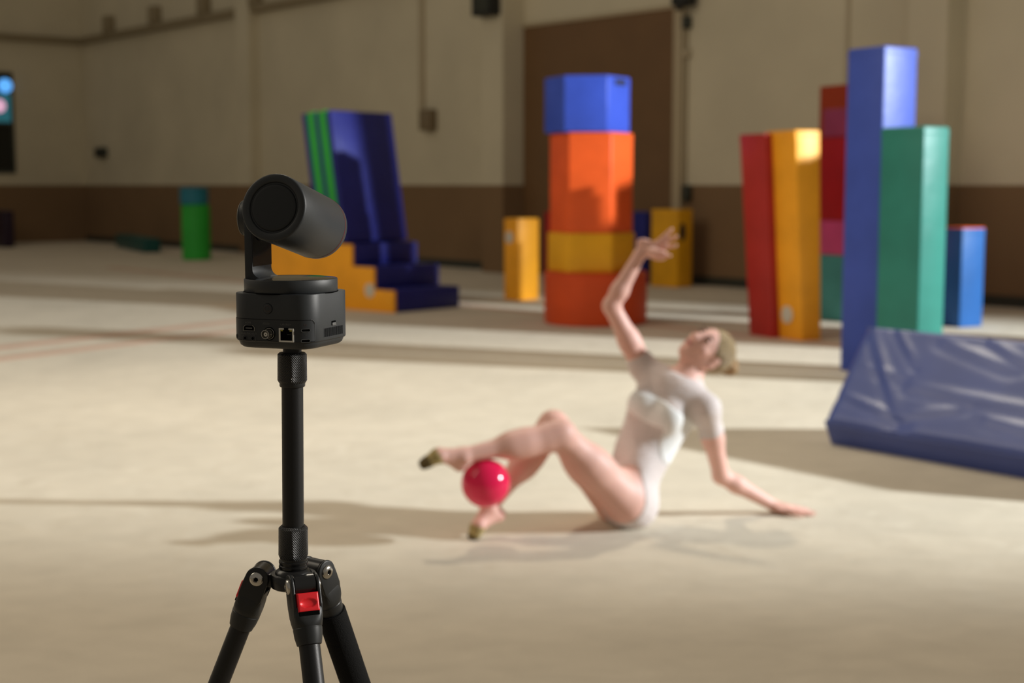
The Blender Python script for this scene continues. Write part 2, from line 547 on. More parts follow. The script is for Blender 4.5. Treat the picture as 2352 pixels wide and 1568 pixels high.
# things fixed to the wall
WANG = math.atan2(WD.y, WD.x)
def wall_thing(name, parts, label, cat, foot):
    t = thing(name, foot, label, cat)
    for pn, args, m_ in parts:
        q = MB(); wall_box(q, *args); o = q.build(pn, m_, t)
        o.data.transform(Matrix.Rotation(-WANG, 4, 'Z'))
    t.rotation_euler.z = WANG
    return t
pd = t_at_px(wall_pt(1205) + Vector((0, 0, CAM_Z)), WN, 1155)
wall_thing('wall_speaker', [('cabinet', (1082, 1124, -70, 38, pd, pd + 0.22, 0.02), 'speaker_black'),
                            ('grille', (1088, 1120, -60, 30, pd + 0.22, pd + 0.235, 0.004), 'box_dark')],
           'black loudspeaker hung high on the pilaster beside the brown door', 'speaker', wall_hit(1103, 38, pd))
wall_thing('wall_speaker', [('cabinet', (1540, 1572, -70, 14, 0.06, 0.3, 0.02), 'speaker_black'),
                            ('bracket', (1550, 1562, 6, 24, 0.0, 0.1, 0.01), 'speaker_black')],
           'black loudspeaker cut off by the top edge above the door corner', 'speaker', wall_hit(1555, 14, 0.0))
wall_thing('cable_conduit', [('pipe', (1572, 1577, 20, 470, 0.01, 0.05, 0.006), 'conduit_paint'),
                             ('junction_box', (1565, 1580, 36, 66, 0.008, 0.09, 0.01), 'box_dark'),
                             ('junction_box', (1568, 1579, 112, 132, 0.008, 0.08, 0.01), 'pipe_paint'),
                             ('junction_box', (1566, 1580, 425, 462, 0.008, 0.09, 0.01), 'box_dark')],
           'thin cable conduit with small junction boxes right of the brown door', 'conduit', wall_hit(1574, 470))
wall_thing('drop_pipe', [('pipe', (962, 969, -60, 255, 0.0, 0.05, 0.006), 'pipe_paint'),
                         ('switch_box', (961, 986, 250, 300, 0.0, 0.16, 0.02), 'box_tan')],
           'thin vertical pipe ending in a small tan box on the pale wall', 'pipe', wall_hit(970, 300))
wall_thing('wall_box', [('case', (216, 234, 338, 362, 0.0, 0.14, 0.02), 'box_dark'), ('cover', (219, 231, 342, 358, 0.14, 0.16, 0.005), 'speaker_black')],
           'small dark box mounted on the dim wall near the corner', 'box', wall_hit(225, 362))
wall_thing('panel_joint', [('strip', (1941, 1945, -60, 420, 0.0, 0.02, 0.002), 'pipe_paint')],
           'thin vertical joint strip on the wall above the dark red block', 'strip', wall_hit(1943, 420))

# ================================================================== FOAM BLOCKS
def foot_corners(n_px, l_px, r_px, b_deg):
    b_ = math.radians(b_deg)
    dr = Vector((math.cos(b_), math.sin(b_), 0)); dl = Vector((-math.sin(b_), math.cos(b_), 0))
    N = G(*n_px); L = N + dl * t_at_px(N, dl, l_px); R = N + dr * t_at_px(N, dr, r_px)
    return N, L, R, L + R - N, dl, dr


def block(name, n_px, l_px, r_px, b_deg, top_n, material, label, z0=None, top_l=None, top_r=None, bevel=0.018,
          group=None, base_y=None, logo=None, cat='foam block'):
    """corner block: near bottom corner pixel, columns of the left and right bottom corners, near top corner pixel"""
    N, L, R, B, dl, dr = foot_corners(n_px, l_px, r_px, b_deg)
    zb = 0.0 if z0 is None else z0
    tn = P(top_n[0], top_n[1], N.y)
    zt = tn.z
    off = Vector((tn.x - N.x, 0, 0)) if top_l is not None else Vector((0, 0, 0))
    bot = [Vector((p.x, p.y, zb)) for p in (N, R, B, L)]
    top = [Vector((p.x, p.y, zt)) for p in (N, R, B, L)]
    if top_l is not None:       # leaning block: top corners given by their columns
        tl = P(top_l, top_n[1], L.y); trr = P(top_r, top_n[1], R.y)
        top[0].x = tn.x; top[3].x = tl.x; top[1].x = trr.x; top[2].x = tl.x + trr.x - tn.x
    mid = (N + B) * 0.5; mid.z = zb
    t = thing(name, mid, label, cat, group)
    q = MB().hexa(bot + top, bevel, 3); q.build('cover', material, t)
    # welt seam round the top edge
    e = 0.006
    s = MB()
    c = sum(top, Vector()) / 4
    lo = [c + (p - c) * 1.006 for p in top]
    s.hexa([p - Vector((0, 0, 0.05)) for p in lo] + [p - Vector((0, 0, 0.042)) for p in lo])
    s.build('seam', material, t)
    if logo:
        face, px, py, r = logo
        o, d = (N, dl) if face == 'l' else (N, dr)
        nrm = Vector((-dr.x, -dr.y, 0)) if face == 'l' else Vector((-dl.x, -dl.y, 0))
        e1 = (L - N) if face == 'l' else (R - N)
        upf = (top[0] - bot[0]).normalized()
        nrm = e1.normalized().cross(upf).normalized()
        if nrm.y > 0:
            nrm = -nrm
        rr = ray(px, py); cc = Vector((0, 0, CAM_Z)); k = (o + nrm * 0.002 - cc).dot(nrm) / rr.dot(nrm)
        p = cc + rr * k + nrm * 0.002
        q = MB().lathe([(r, -0.002), (r, 0.003), (r * .93, 0.004)], 24, frame(p, -dl if face == 'l' else dr, (0, 0, 1), nrm))
        q.build('round_logo', 'white_print', t)
    return t, (N, L, R, B, zt)


# tall blue post and the teal post in front of it
block('foam_post', (2010, 862), 1928, 2086, 33, (2034, 104), 'blue_vinyl',
      'tallest foam post, deep blue, standing behind the big blue wedge', bevel=0.015)
block('foam_post', (2103, 886), 2007, 2163, 33, (2112, 289), 'teal_vinyl',
      'tall teal green foam post in front of the tallest blue post', bevel=0.015)
t, c = block('foam_block', (2203, 753), 2160, 2256, 28, (2207, 524), 'sky_vinyl',
             'bright blue foam block with an orange top, rightmost behind the wedge', bevel=0.015)
q = MB(); NN, LL, RR, BB, zt = c
cc = (NN + BB) / 2
pts = [cc + (p - cc) * 0.97 for p in (NN, RR, BB, LL)]
q.hexa([(p.x, p.y, zt - 0.004) for p in pts] + [(p.x, p.y, zt + 0.006) for p in pts]); q.build('top_panel', 'orange_vinyl', t)

# leaning red and yellow slabs
block('foam_slab', (1843, 784), 1777, 1886, 27, (1826, 298), 'yellow_vinyl',
      'tall leaning orange-yellow foam slab with round pale logo, beside the red one', top_l=1759, top_r=1884, logo=('l', 1808, 722, 0.075), bevel=0.012)
block('foam_slab', (1775, 777), 1721, 1800, 27, (1757, 306), 'red_vinyl',
      'tall leaning red foam slab left of the orange-yellow one', top_l=1698, top_r=1780, bevel=0.012)

for yy, hh, m_, lb in ((10.6, 2.40, 'navy_vinyl', 'added navy shadow-casting foam post just outside the right edge, nearest of three'), (11.0, 2.38, 'red_vinyl', 'added red shadow-casting foam post just outside the right edge, middle of three'),
                       (11.4, 2.62, 'teal_vinyl', 'added teal shadow-casting foam post just outside the right edge, farthest of three')):
    q = thing('foam_post', (5.02, yy, 0), lb, 'foam post', 'added shadow casters right of the picture')  # unseen posts added to shade the tower, slabs and stairs
    MB().box(5.02, yy, hh / 2, 0.38, 0.385, hh, 0.015, 3).build('cover', m_, q)
    MB().box(5.02, yy, hh - 0.05, 0.384, 0.389, 0.008).build('seam', m_, q)
MB().lathe([(0.17, 0), (0.17, WALL_H)], 40, Matrix.Translation((5.1, 11.775, 0))).build('trim_6', 'door_trim', kind='structure')  # unseen column added to throw shade on the leaning mats

# coloured stack half hidden behind the tallest post
def pile(items, n_px, l_px, r_px, b_deg, group):
    N, L, R, B, dl, dr = foot_corners(n_px, l_px, r_px, b_deg)
    z = 0.0
    for (ytop, m_, label, sh) in items:
        zt = P(n_px[0], ytop, N.y).z
        c = (N + B) / 2
        pts = [c + (p - c) * sh for p in (N, R, B, L)]
        t = thing('foam_block', (c.x, c.y, z), label, 'foam block', group)
        q = MB().hexa([(p.x, p.y, z) for p in pts] + [(p.x, p.y, zt) for p in pts], 0.015, 3); q.build('cover', m_, t)
        s = MB(); pts2 = [c + (p - c) * sh * 1.006 for p in (N, R, B, L)]
        s.hexa([(p.x, p.y, zt - 0.05) for p in pts2] + [(p.x, p.y, zt - 0.042) for p in pts2]); s.build('seam', m_, t)
        z = zt + 0.001
pile([(588, 'sea_vinyl', 'sea green foam block at the foot of the stack behind the tallest post', 1.0),
      (508, 'pink_vinyl', 'bright pink foam block lying on the sea green one', 1.0),
      (313, 'crimson_vinyl', 'tall crimson foam block upon the bright pink one', 1.0),
      (246, 'plum_vinyl', 'dull plum foam block topping the crimson one', 0.82)],
     (1950, 742), 1868, 1990, 30, 'stacked blocks behind the tallest post')
block('foam_slab', (1965, 716), 1871, 1990, 30, (1980, 190), 'darkred_vinyl',
      'tall dark red-brown foam slab rearmost behind the coloured stack', bevel=0.012)

# small blocks in front of and beside the door
block('foam_block', (1188, 691), 1157, 1238, 38, (1184, 502), 'yellow_vinyl',
      'orange-yellow foam block with pale logo standing alone left of the tower', logo=('l', 1170, 545, 0.07), bevel=0.015)
t, c = block('foam_block', (1555, 661), 1494, 1589, 40, (1556, 481), 'gold_vinyl',
             'orange-yellow foam block behind the raised hand, right of the tower', bevel=0.012)
NN, LL, RR, BB, zt = c
dr = (RR - NN).normalized(); nrm = Vector((dr.y, -dr.x, 0))
p = NN + dr * (RR - NN).length * 0.3 + nrm * 0.004; p.z = P(1567, 533, NN.y).z
q = MB().lathe([(0.055, -0.004), (0.055, 0.004)], 24, frame(p, dr, (0, 0, 2.1), nrm)); q.build('handle_hole', 'black_hole', t)
block('foam_block', (1483, 652), 1452, 1496, 40, (1485, 486), 'navy_vinyl',
      'navy blue foam block squeezed between the tower and the orange-yellow block', bevel=0.012)
block('foam_block', (1280, 648), 1249, 1306, 40, (1280, 486), 'crimson_vinyl',
      'dark red foam block peeking out left behind the tower', bevel=0.012)

# tower: drum, two hexagons and a blue hexagon on top
DR = 0.495
d0 = G(1368, 752); dc = Vector((0, d0.y + DR, 0)); dc.x = (1368 - W / 2) / F * (dc.y * CP + 1.0 * SP)
def zt_at(py, y):
    return P(1368, py, y).z
z1 = zt_at(629, d0.y)
t = thing('foam_drum', (dc.x, dc.y, 0), 'wide round orange-red foam drum at the bottom of the tower', 'foam drum', 'tower of foam shapes')
MB().lathe([(DR - 0.015, 0.0), (DR, 0.015), (DR, z1 - 0.015), (DR - 0.015, z1)], 64, Matrix.Translation(dc)).build('cover', 'rust_vinyl', t)
MB().ring(DR, 0.006, 64, 6, Matrix.Translation(dc + Vector((0, 0, z1 - 0.03)))).build('seam', 'rust_vinyl', t)
def hexa_block(z0, py_top, px_l, px_r, m_, label, rot=-125.0, slot=False):
    yc = dc.y - 0.02
    cx = (px_l + px_r) / 2
    zmid = z0 + 0.2
    ctr = P(cx, (py_top + 200) / 2 if False else py_top, yc)
    R = (px_r - px_l) / 2 / F * (yc * CP - (ctr.z - CAM_Z) * SP) * 1.005
    zt = P(cx, py_top, yc - R * 0.9).z
    pts = [(R * math.cos(math.radians(rot + 60 * k)), R * math.sin(math.radians(rot + 60 * k))) for k in range(6)]
    t = thing('foam_hexagon', (ctr.x, yc, z0), label, 'foam hexagon', 'tower of foam shapes')
    M = Matrix.Translation((ctr.x, yc, 0))
    MB().prism(pts, z0 + 0.001, zt, 0.014, 3, M).build('cover', m_, t)
    MB().prism([(x * 1.004, y * 1.004) for x, y in pts], zt - 0.05, zt - 0.042, 0, 2, M).build('seam', m_, t)
    if slot:
        a = Vector((*pts[1], 0)); b_ = Vector((*pts[2], 0)); mdp = (a + b_) / 2; nr = mdp.normalized(); tg = (b_ - a).normalized()
        c = Vector((ctr.x, yc, zt - 0.055)) + mdp * 0.995
        MB().box(0.02, 0, 0, 0.2, 0.055, 0.02, 0.008, 2, frame(c, tg, (0, 0, 1), nr)).build('handle_slot', 'black_hole', t)
    return zt, ctr, R
z2, _, _ = hexa_block(z1, 536, 1258, 1458, 'gold_vinyl', 'flat yellow foam hexagon between the orange ones in the tower')
z3, _, _ = hexa_block(z2, 303, 1263, 1454, 'orange_vinyl', 'tall bright orange foam hexagon in the middle of the tower')
z4, _, _ = hexa_block(z3, 172, 1251, 1447, 'bright_blue_vinyl', 'blue foam hexagon with a dark slot crowning the tower', slot=True)

# far left: green drum with blue drum on top, flat green mat, dark box
gc = G(451, 598); GR = 32.0 / F * gc.length; gy = gc.y + GR
gx = (451 - W / 2) / F * (gy * CP + 1.0 * SP)
zg = P(451, 470, gc.y).z; zb_ = P(449, 430, gc.y).z
t = thing('foam_drum', (gx, gy, 0), 'slim green foam drum standing far back on the left', 'foam drum')
MB().lathe([(GR - 0.02, 0), (GR, 0.02), (GR, zg - 0.02), (GR - 0.02, zg)], 40, Matrix.Translation((gx, gy, 0))).build('cover', 'green_drum_vinyl', t)
MB().ring(GR, 0.005, 40, 6, Matrix.Translation((gx, gy, zg - 0.05))).build('seam', 'green_drum_vinyl', t)
t = thing('foam_drum', (gx, gy, zg), 'short blue-green foam drum lying on the slim green one', 'foam drum')
MB().lathe([(GR - 0.02, zg + 0.001), (GR, zg + 0.02), (GR, zb_ - 0.02), (GR - 0.02, zb_)], 40, Matrix.Translation((gx - 0.02, gy, 0))).build('cover', 'lagoon_vinyl', t)
MB().ring(GR, 0.005, 40, 6, Matrix.Translation((gx - 0.02, gy, zb_ - 0.04))).build('seam', 'lagoon_vinyl', t)
block('foam_mat', (330, 581), 266, 370, 25, (330, 548), 'bottle_vinyl', 'low dark green foam mat lying in front of the far wall', bevel=0.03, cat='mat')
block('storage_box', (10, 569), -40, 35, 35, (10, 484), 'dusk_vinyl', 'dark purple box at the left edge below the window', bevel=0.02, cat='box')

# stairs with yellow sides and navy treads, mats leaning on top
N = G(905, 719)
SB = 49.0
b_ = math.radians(SB)
dr = Vector((math.cos(b_), math.sin(b_), 0)); dl = Vector((-math.sin(b_), math.cos(b_), 0))
SW = t_at_px(N, dr, 1055)
ts = [0.0, t_at_px(N, dl, 859), t_at_px(N, dl, 809), t_at_px(N, dl, 596)]
hs = [P(905, 668, N.y).z]
hs = [hs[0], hs[0] * 2, hs[0] * 3]
t = thing('foam_stairs', N + dr * SW / 2 + dl * ts[3] / 2, 'three-step foam stairs with yellow sides and navy treads', 'foam stairs')
prof = [(ts[0], 0), (ts[3], 0), (ts[3], hs[2]), (ts[2], hs[2]), (ts[2], hs[1]), (ts[1], hs[1]), (ts[1], hs[0]), (ts[0], hs[0])]
def stair_prism(w0, w1, m_, name, grow=0.0):
    M = frame(N + dr * w0, dl, (0, 0, 1), dr)
    MB().prism(prof, 0, w1 - w0, 0.006, 2, M).build(name, m_, t)
stair_prism(0.0, 0.035, 'yellow_vinyl', 'side_panel')
stair_prism(0.035, SW - 0.035, 'navy_vinyl', 'tread_body')
stair_prism(SW - 0.035, SW, 'navy_vinyl', 'side_panel')
for k in range(3):
    a = ts[k]; zt = hs[k]; z0 = hs[k] - hs[0]
    M = frame(N + dr * 0.05 + dl * (a - 0.006), dr, dl, (0, 0, 1))
    MB().box((SW - 0.1) / 2, 0.004, z0 + hs[0] / 2, SW - 0.1, 0.012, hs[0] - 0.02, 0.004, 2, M).build('riser', 'navy_vinyl', t)
    MB().box((SW - 0.1) / 2, (ts[k + 1] - a) / 2, zt + 0.003, SW - 0.1, ts[k + 1] - a - 0.02, 0.01, 0.004, 2, M).build('tread', 'navy_vinyl', t)
M = frame(N + dl * ts[1] * 1.2 - dr * 0.002 + Vector((0, 0, hs[0] * 0.95)), dl, (0, 0, 1), -dr)
MB().lathe([(0.075, -0.002), (0.075, 0.003)], 24, M).build('round_logo', 'white_print', t)

# five mats leaning back on the top step
MZ = hs[2] + 0.012
lean = dl * math.sin(math.radians(9.5)) + Vector((0, 0, 1)) * math.cos(math.radians(9.5))
nrm_m = dl * math.cos(math.radians(9.5)) - Vector((0, 0, 1)) * math.sin(math.radians(9.5))
MH = 1.42; MWd = SW * 0.93
a = ts[2] + 0.10
lay = [('navy_vinyl', 0.075, 'front navy blue mat leaning on the top of the foam stairs'),
       ('green_vinyl', 0.125, 'green mat directly behind the front navy mat on the stairs'),
       ('navy_vinyl', 0.06, 'navy blue mat between the two green mats on the stairs'),
       ('green_vinyl', 0.125, 'rear green mat of the leaning pile on the stairs'),
       ('navy_vinyl', 0.075, 'rearmost navy blue mat of the leaning pile on the stairs')]
off = 0.0
for m_, th, label in lay:
    o = N + dr * (SW * 0.0 + 0.02) + dl * a + Vector((0, 0, MZ)) + nrm_m * off + Vector((0, 0, 0.0))
    o.z += 0.0
    # keep every lower front edge on the step
    slide = -(nrm_m.z * off) / lean.z
    o = o + lean * slide + lean * (th * math.sin(math.radians(9.5)))
    t = thing('leaning_mat', o + dr * MWd / 2, label, 'mat', 'mats leaning on the foam stairs')
    M = frame(o, dr, lean, -nrm_m)
    MB().prism([(0, 0), (MWd, 0), (MWd, MH - off * 0.05), (0, MH - off * 0.05)], -th, -0.002, 0.012, 3, M).build('cover', m_, t)
    if off == 0.0:
        w = 0.05
        MB().prism([(w, w), (MWd - w, w), (MWd - w, MH - w), (w, MH - w)], -0.004, 0.004, 0.004, 2, M).build('stitched_panel', 'navy_vinyl', t)
    off += th

# big blue wedge on the right
A = G(1906, 1020); Bp = G(2352, 1100)
u = (Bp - A).normalized(); v = Vector((-u.y, u.x, 0))
if v.y < 0:
    v = -v
LW = 1.9
zf = 0.135; ov = 0.05
Tt = A - v * ov; Tt.z = zf
# rear top corner: in the plane above the side direction, seen at (1990, 747)
kb = t_at_px(A + Vector((0, 0, 0.58)), v, 1990)
rb = A + v * kb
zr = P(1990, 747, rb.y).z
t = thing('foam_wedge', A + u * LW / 2 + v * 0.4, 'large shiny blue foam wedge lying in front on the right', 'foam wedge')
prof = [(0, 0), (kb + 0.45, 0), (kb + 0.06, zr - 0.02), (kb, zr), (-ov, zf)]
M = frame(A, v, (0, 0, 1), u) if False else frame(A, u, v, (0, 0, 1))
# subdivided top so that wrinkles are geometry
wb = MB()
NU, NV = 90, 40
rnd = random.Random(3)
folds = [((0.05, 0.95), (0.42, 0.10), 0.030, 0.016), ((0.20, 0.98), (0.40, 0.62), 0.02, 0.012), ((0.42, 0.42), (1.5, 0.30), 0.04, 0.012),
         ((0.03, 0.25), (0.45, 0.08), 0.03, 0.013), ((0.5, 0.9), (0.9, 0.7), 0.035, 0.010), ((0.75, 0.95), (1.0, 0.75), 0.03, 0.010),
         ((0.10, 0.55), (0.33, 0.50), 0.03, 0.007), ((0.45, 0.12), (0.75, 0.28), 0.03, 0.010), ((0.9, 0.2), (1.6, 0.08), 0.04, 0.010)]
def wrinkle(x, y):
    h = 0.0; y = y * 0.92 + 0.04
    for (a0, b0), (a1, b1), wdt, amp in folds:
        dx, dy = a1 - a0, b1 - b0; L2 = dx * dx + dy * dy
        s = max(0, min(1, ((x - a0) * dx + (y - b0) * dy) / L2))
        d = math.hypot(x - a0 - s * dx, (y - b0 - s * dy) * 0.7)
        side = 1 if (x - a0) * dy - (y - b0) * dx > 0 else -1
        h += amp * math.exp(-(d / wdt) ** 2) * math.sin(math.pi * min(1, max(0.05, s * 0.9 + 0.1))) - 0.6 * amp * math.exp(-((d - wdt * 1.3) / wdt) ** 2) * (side > 0)
    return h * 0.7
section = []      # rounded profile: (v, z, top fraction)
def roundpt(p0, p1, p2, r, k=5):
    a_ = (Vector(p0) - Vector(p1)).normalized(); c_ = (Vector(p2) - Vector(p1)).normalized()
    out = []
    for i in range(k + 1):
        f = i / k; s = Vector(p1) + a_ * r * (1 - f) ** 2 + c_ * r * f ** 2
        out.append((s.x, s.y))
    return out
e_f = roundpt((0, 0), (-ov, zf), (kb, zr), 0.03)
e_r = roundpt((-ov, zf), (kb, zr), (kb + 0.06, zr - 0.04), 0.02)
sec = [(0.012, 0.0)] + [(p[0], p[1]) for p in e_f]
n_before = len(sec)
for j in range(1, NV):
    f = j / NV; sec.append((e_f[-1][0] + (e_r[0][0] - e_f[-1][0]) * f, e_f[-1][1] + (e_r[0][1] - e_f[-1][1]) * f))
n_after = len(sec)
sec += e_r + [(kb + 0.45, 0.0)]
vs = []; fs = []; K = len(sec)
tn = Vector((-(zr - zf), kb + ov)).normalized()
for i in range(NU + 1):
    x = LW * i / NU
    inset = 0.02 * (1 - min(1, min(x, LW - x) / 0.04)) ** 2
    for j, (pv, pz) in enumerate(sec):
        h = 0
        if n_before - 3 <= j <= n_after + 2:
            h = wrinkle(x, min(1, max(0, (j - n_before) / (n_after - n_before)))) - inset
        vs.append(M @ Vector((x, pv + tn.x * h, max(0, pz + tn.y * h))))
for i in range(NU):
    for j in range(K):
        j2 = (j + 1) % K
        fs.append((i * K + j, (i + 1) * K + j, (i + 1) * K + j2, i * K + j2))
fs.append(tuple(range(K))); fs.append(tuple(range(NU * K, (NU + 1) * K))[::-1])
wb.add(vs, fs, True); wb.build('cover', 'wedge_vinyl', t, sharp=55)
sm = MB()
p0 = M @ Vector((0.03, -ov * 0.86, zf * 0.80)); p1 = M @ Vector((LW - 0.03, -ov * 0.86, zf * 0.80))
sm.tube(p0, p1, 0.003, 0.003, 8).build('seam', 'wedge_vinyl', t)

# ================================================================== PTZ CAMERA AND TRIPOD
AX = P(671, 800, PTZ_Y).x                  # vertical axis of pole and camera
def ZP(py, dy=0.0):
    return P(671, py, PTZ_Y + dy).z
O3 = Vector((AX, PTZ_Y, 0))
Zc = Vector((0, 0, 1))

# ---- base: rounded square, turned so that the port side looks to the left of the lens
S2, RC = 0.0428, 0.0205                    # half side, corner radius
YAW = math.radians(-21.0)
ex = Vector((math.cos(YAW), math.sin(YAW), 0)); ey = Vector((-math.sin(YAW), math.cos(YAW), 0))
FL = S2 - RC
ARC = RC * math.pi / 2
PER = 8 * FL + 4 * ARC


def base_uv(u, off=0.0):
    """outline point and normal; u = 0 in the middle of the port side (local -y), growing to the right"""
    s = (u + FL) % PER
    side = 0
    while s > 2 * FL + ARC:
        s -= 2 * FL + ARC; side += 1
    if s <= 2 * FL:
        p = Vector((-FL + s, -S2, 0)); nn_ = Vector((0, -1, 0))
    else:
        a_ = (s - 2 * FL) / RC
        nn_ = Vector((math.sin(a_), -math.cos(a_), 0)); p = Vector((FL, -FL, 0)) + nn_ * RC
    R_ = Matrix.Rotation(side * math.pi / 2, 3, 'Z')
    p = R_ @ p; nn_ = R_ @ nn_
    p = p + nn_ * off
    return O3 + ex * p.x + ey * p.y, ex * nn_.x + ey * nn_.y


def base_hit(px, py):
    """u and z on the base surface seen at a pixel"""
    best = None
    for i in range(-400, 401):
        u = i * 0.0002
        p, nn_ = base_uv(u)
        if nn_.y > 0.1 and nn_.x < 0.2:
            continue
        q = P(px, py, p.y)
        e = abs(q.x - p.x)
        if best is None or e < best[0]:
            best = (e, u, q.z)
    return best[1], best[2]


def base_frame(px, py, off=0.0):
    u, z = base_hit(px, py)
    p, nn_ = base_uv(u, off); p.z = z
    return frame(p, Zc.cross(nn_), Zc, nn_)


zb0 = ZP(802, -0.035); zb1 = ZP(675, -0.040)      # bottom and rim of the base
ptz = thing('ptz_camera', (AX, PTZ_Y, zb0), 'black robotic pan-tilt video camera with ports, mounted on the tripod', 'video camera')


def base_loft(levels, n_arc=10):
    us = []
    for k in range(4):
        s0 = -FL + k * (2 * FL + ARC)
        us += [s0 + 2 * FL * i / 4 for i in range(4)]
        us += [s0 + 2 * FL + ARC * i / n_arc for i in range(n_arc)]
    mb = MB(); vs = []; fs = []; n_ = len(us)
    for off, z in levels:
        for u in us:
            p, _ = base_uv(u, off); p.z = z; vs.append(p)
    for k in range(len(levels) - 1):
        for i in range(n_):
            j = (i + 1) % n_; fs.append((k * n_ + i, k * n_ + j, (k + 1) * n_ + j, (k + 1) * n_ + i))
    fs.append(tuple(range(n_))[::-1]); fs.append(tuple(range((len(levels) - 1) * n_, len(levels) * n_)))
    return mb.add(vs, fs, True)


base = base_loft([(-0.0120, zb0), (-0.0065, zb0 + 0.0008), (-0.0035, zb0 + 0.0028), (-0.0022, zb0 + 0.0058), (-0.0020, zb0 + 0.0066), (-0.0004, zb0 + 0.0074), (0, zb0 + 0.0082),
                  (0, zb1 - 0.0010), (-0.0003, zb1 - 0.0003), (-0.0010, zb1)]).build('base', 'ptz_black', ptz, sharp=38)
# turntable ring groove and turntable
TR = 0.0437
ztt = ZP(650, -0.03)
MB().lathe([(TR + 0.0007, zb1 - 0.0005), (TR + 0.0007, zb1 + 0.0003)], 64, Matrix.Translation(O3)).build('turntable_gap', 'port_dark', ptz)
zt_top = zb1 + 0.0122
MB().lathe([(TR - 0.0003, zb1), (TR, zb1 + 0.0004), (TR, zt_top - 0.0008), (TR - 0.0003, zt_top - 0.0002), (TR - 0.0008, zt_top)], 72, Matrix.Translation(O3)).build('turntable', 'ptz_black', ptz)
MB().lathe([(TR - 0.0010, zt_top - 0.0004), (TR - 0.0010, zt_top + 0.0001), (TR - 0.006, zt_top + 0.0006), (0.02, zt_top + 0.0011), (0.001, zt_top + 0.0012)], 72, Matrix.Translation(O3)).build('turntable_top', 'ptz_disc', ptz)

# ---- head: axis follows the lens direction
hc_px = (683, 501)
rdir = ray(*hc_px).normalized()
rgt = Vector((1, 0, 0)); rgt = (rgt - rdir * rgt.dot(rdir)).normalized(); upv = rgt.cross(rdir)
ha = (rdir * 0.905 + rgt * 0.375 - upv * 0.175).normalized()
ha_h = Vector((ha.x, ha.y, 0)).normalized()
pa = Vector((ha_h.y, -ha_h.x, 0))            # hub axis, to the right
hz = P(hc_px[0], hc_px[1], PTZ_Y).z
HC = Vector((AX, PTZ_Y, hz)) + pa * ((P(hc_px[0], hc_px[1], PTZ_Y).x - AX) / max(0.5, pa.x))
HR, HL = 0.0310, 0.112
hup = pa.cross(ha)
if hup.z < 0:
    hup = -hup
HM = frame(HC - ha * HL / 2, pa, ha.cross(pa), ha)
R = HR
head = MB().lathe([(R * 0.74, 0.0022), (R * 0.76, 0.0008), (R * 0.79, 0.0), (R * 0.955, 0.0002), (R * 0.985, 0.0008), (R, 0.0022), (R * 1.0, HL * 0.905),
                   (R * 0.992, HL * 0.907)], 80, HM).build('camera_head', 'ptz_black', ptz, sharp=50)
MB().lathe([(R * 0.60, -0.0002), (R * 0.665, 0.0), (R * 0.69, 0.0006), (R * 0.70, 0.0016), (R * 0.705, 0.003)][::-1], 80,
           HM @ Matrix.Translation((0, 0, 0.0004))).build('rear_cap', 'ptz_cap', head)
MB().lathe([(R * 0.99, HL * 0.9045), (R * 1.004, HL * 0.9055), (R * 1.004, HL * 0.9095), (R * 0.99, HL * 0.911)], 80, HM).build('red_ring', 'ring_red', head)
MB().lathe([(R * 0.99, HL * 0.911), (R * 1.0, HL * 0.914), (R * 0.985, HL * 0.965), (R * 0.93, HL * 0.992), (R * 0.86, HL), (R * 0.78, HL * 1.0), (R * 0.74, HL * 0.97)], 80, HM).build('front_bezel', 'ptz_black', head)
MB().lathe([(R * 0.74, HL * 0.968), (R * 0.45, HL * 0.98), (0.001, HL * 0.985)], 64, HM).build('lens', 'glass_lens', head)

# ---- arm on one side: slab with a filleted foot
AIN = -0.0290; ATH = 0.0078; AW = 0.050
prof = []
za0 = zt_top - 0.0006; za1 = hz + 0.001
fil = 0.0085
prof = [(AIN - ATH, za0), (AIN + fil + 0.002, za0), (AIN + fil, za0 + 0.0012)]
for i in range(9):
    a_ = math.radians(90 * i / 8)
    prof.append((AIN + fil - fil * math.sin(a_), za0 + 0.0012 + fil - fil * math.cos(a_)))
prof += [(AIN, za1), (AIN - ATH, za1)]
MA = frame((AX, PTZ_Y, 0), pa, Zc, -ha_h)
# width along the lens axis
def arm_mesh(x_pts, w0, w1, name, m_, bevel=0.0006):
    return MB().prism(x_pts, w0, w1, bevel, 2, MA).build(name, m_, ptz, sharp=35)
arm_w = 0.022
arm_mesh(prof, -arm_w, arm_w, 'yoke_arm', 'ptz_panel')
arm_mesh([(AIN - 0.0003, za0 + 0.012), (AIN + 0.0004, za0 + 0.012), (AIN + 0.0004, za1 - 0.002), (AIN - 0.0003, za1 - 0.002)], -arm_w + 0.0006, arm_w - 0.0006, 'arm_inner_plate', 'ptz_gloss', 0.0)
# round upper end of the arm and hub discs
hubc = Vector((AX, PTZ_Y, hz)) + pa * (AIN - ATH)
HB = frame(hubc, ha_h, Zc, -pa) if ha_h.cross(Zc).dot(-pa) > 0 else frame(hubc, -ha_h, Zc, -pa)
MB().lathe([(0.022, -ATH - 0.0015), (0.022, -0.0002), (0.0213, 0.0005)], 48, HB).build('arm_hub', 'ptz_panel', ptz)
MB().lathe([(0.0165, 0.0), (0.0165, 0.0085), (0.0155, 0.0100), (0.0140, 0.0106)], 48, HB).build('hub_cap', 'ptz_black', ptz)
MB().ring(0.0163, 0.0005, 48, 6, HB @ Matrix.Translation((0, 0, 0.0092))).build('hub_trim', 'port_grey', ptz)
MB().lathe([(0.012, -0.012), (0.012, -ATH)], 32, HB).build('hub_axle', 'port_dark', ptz)

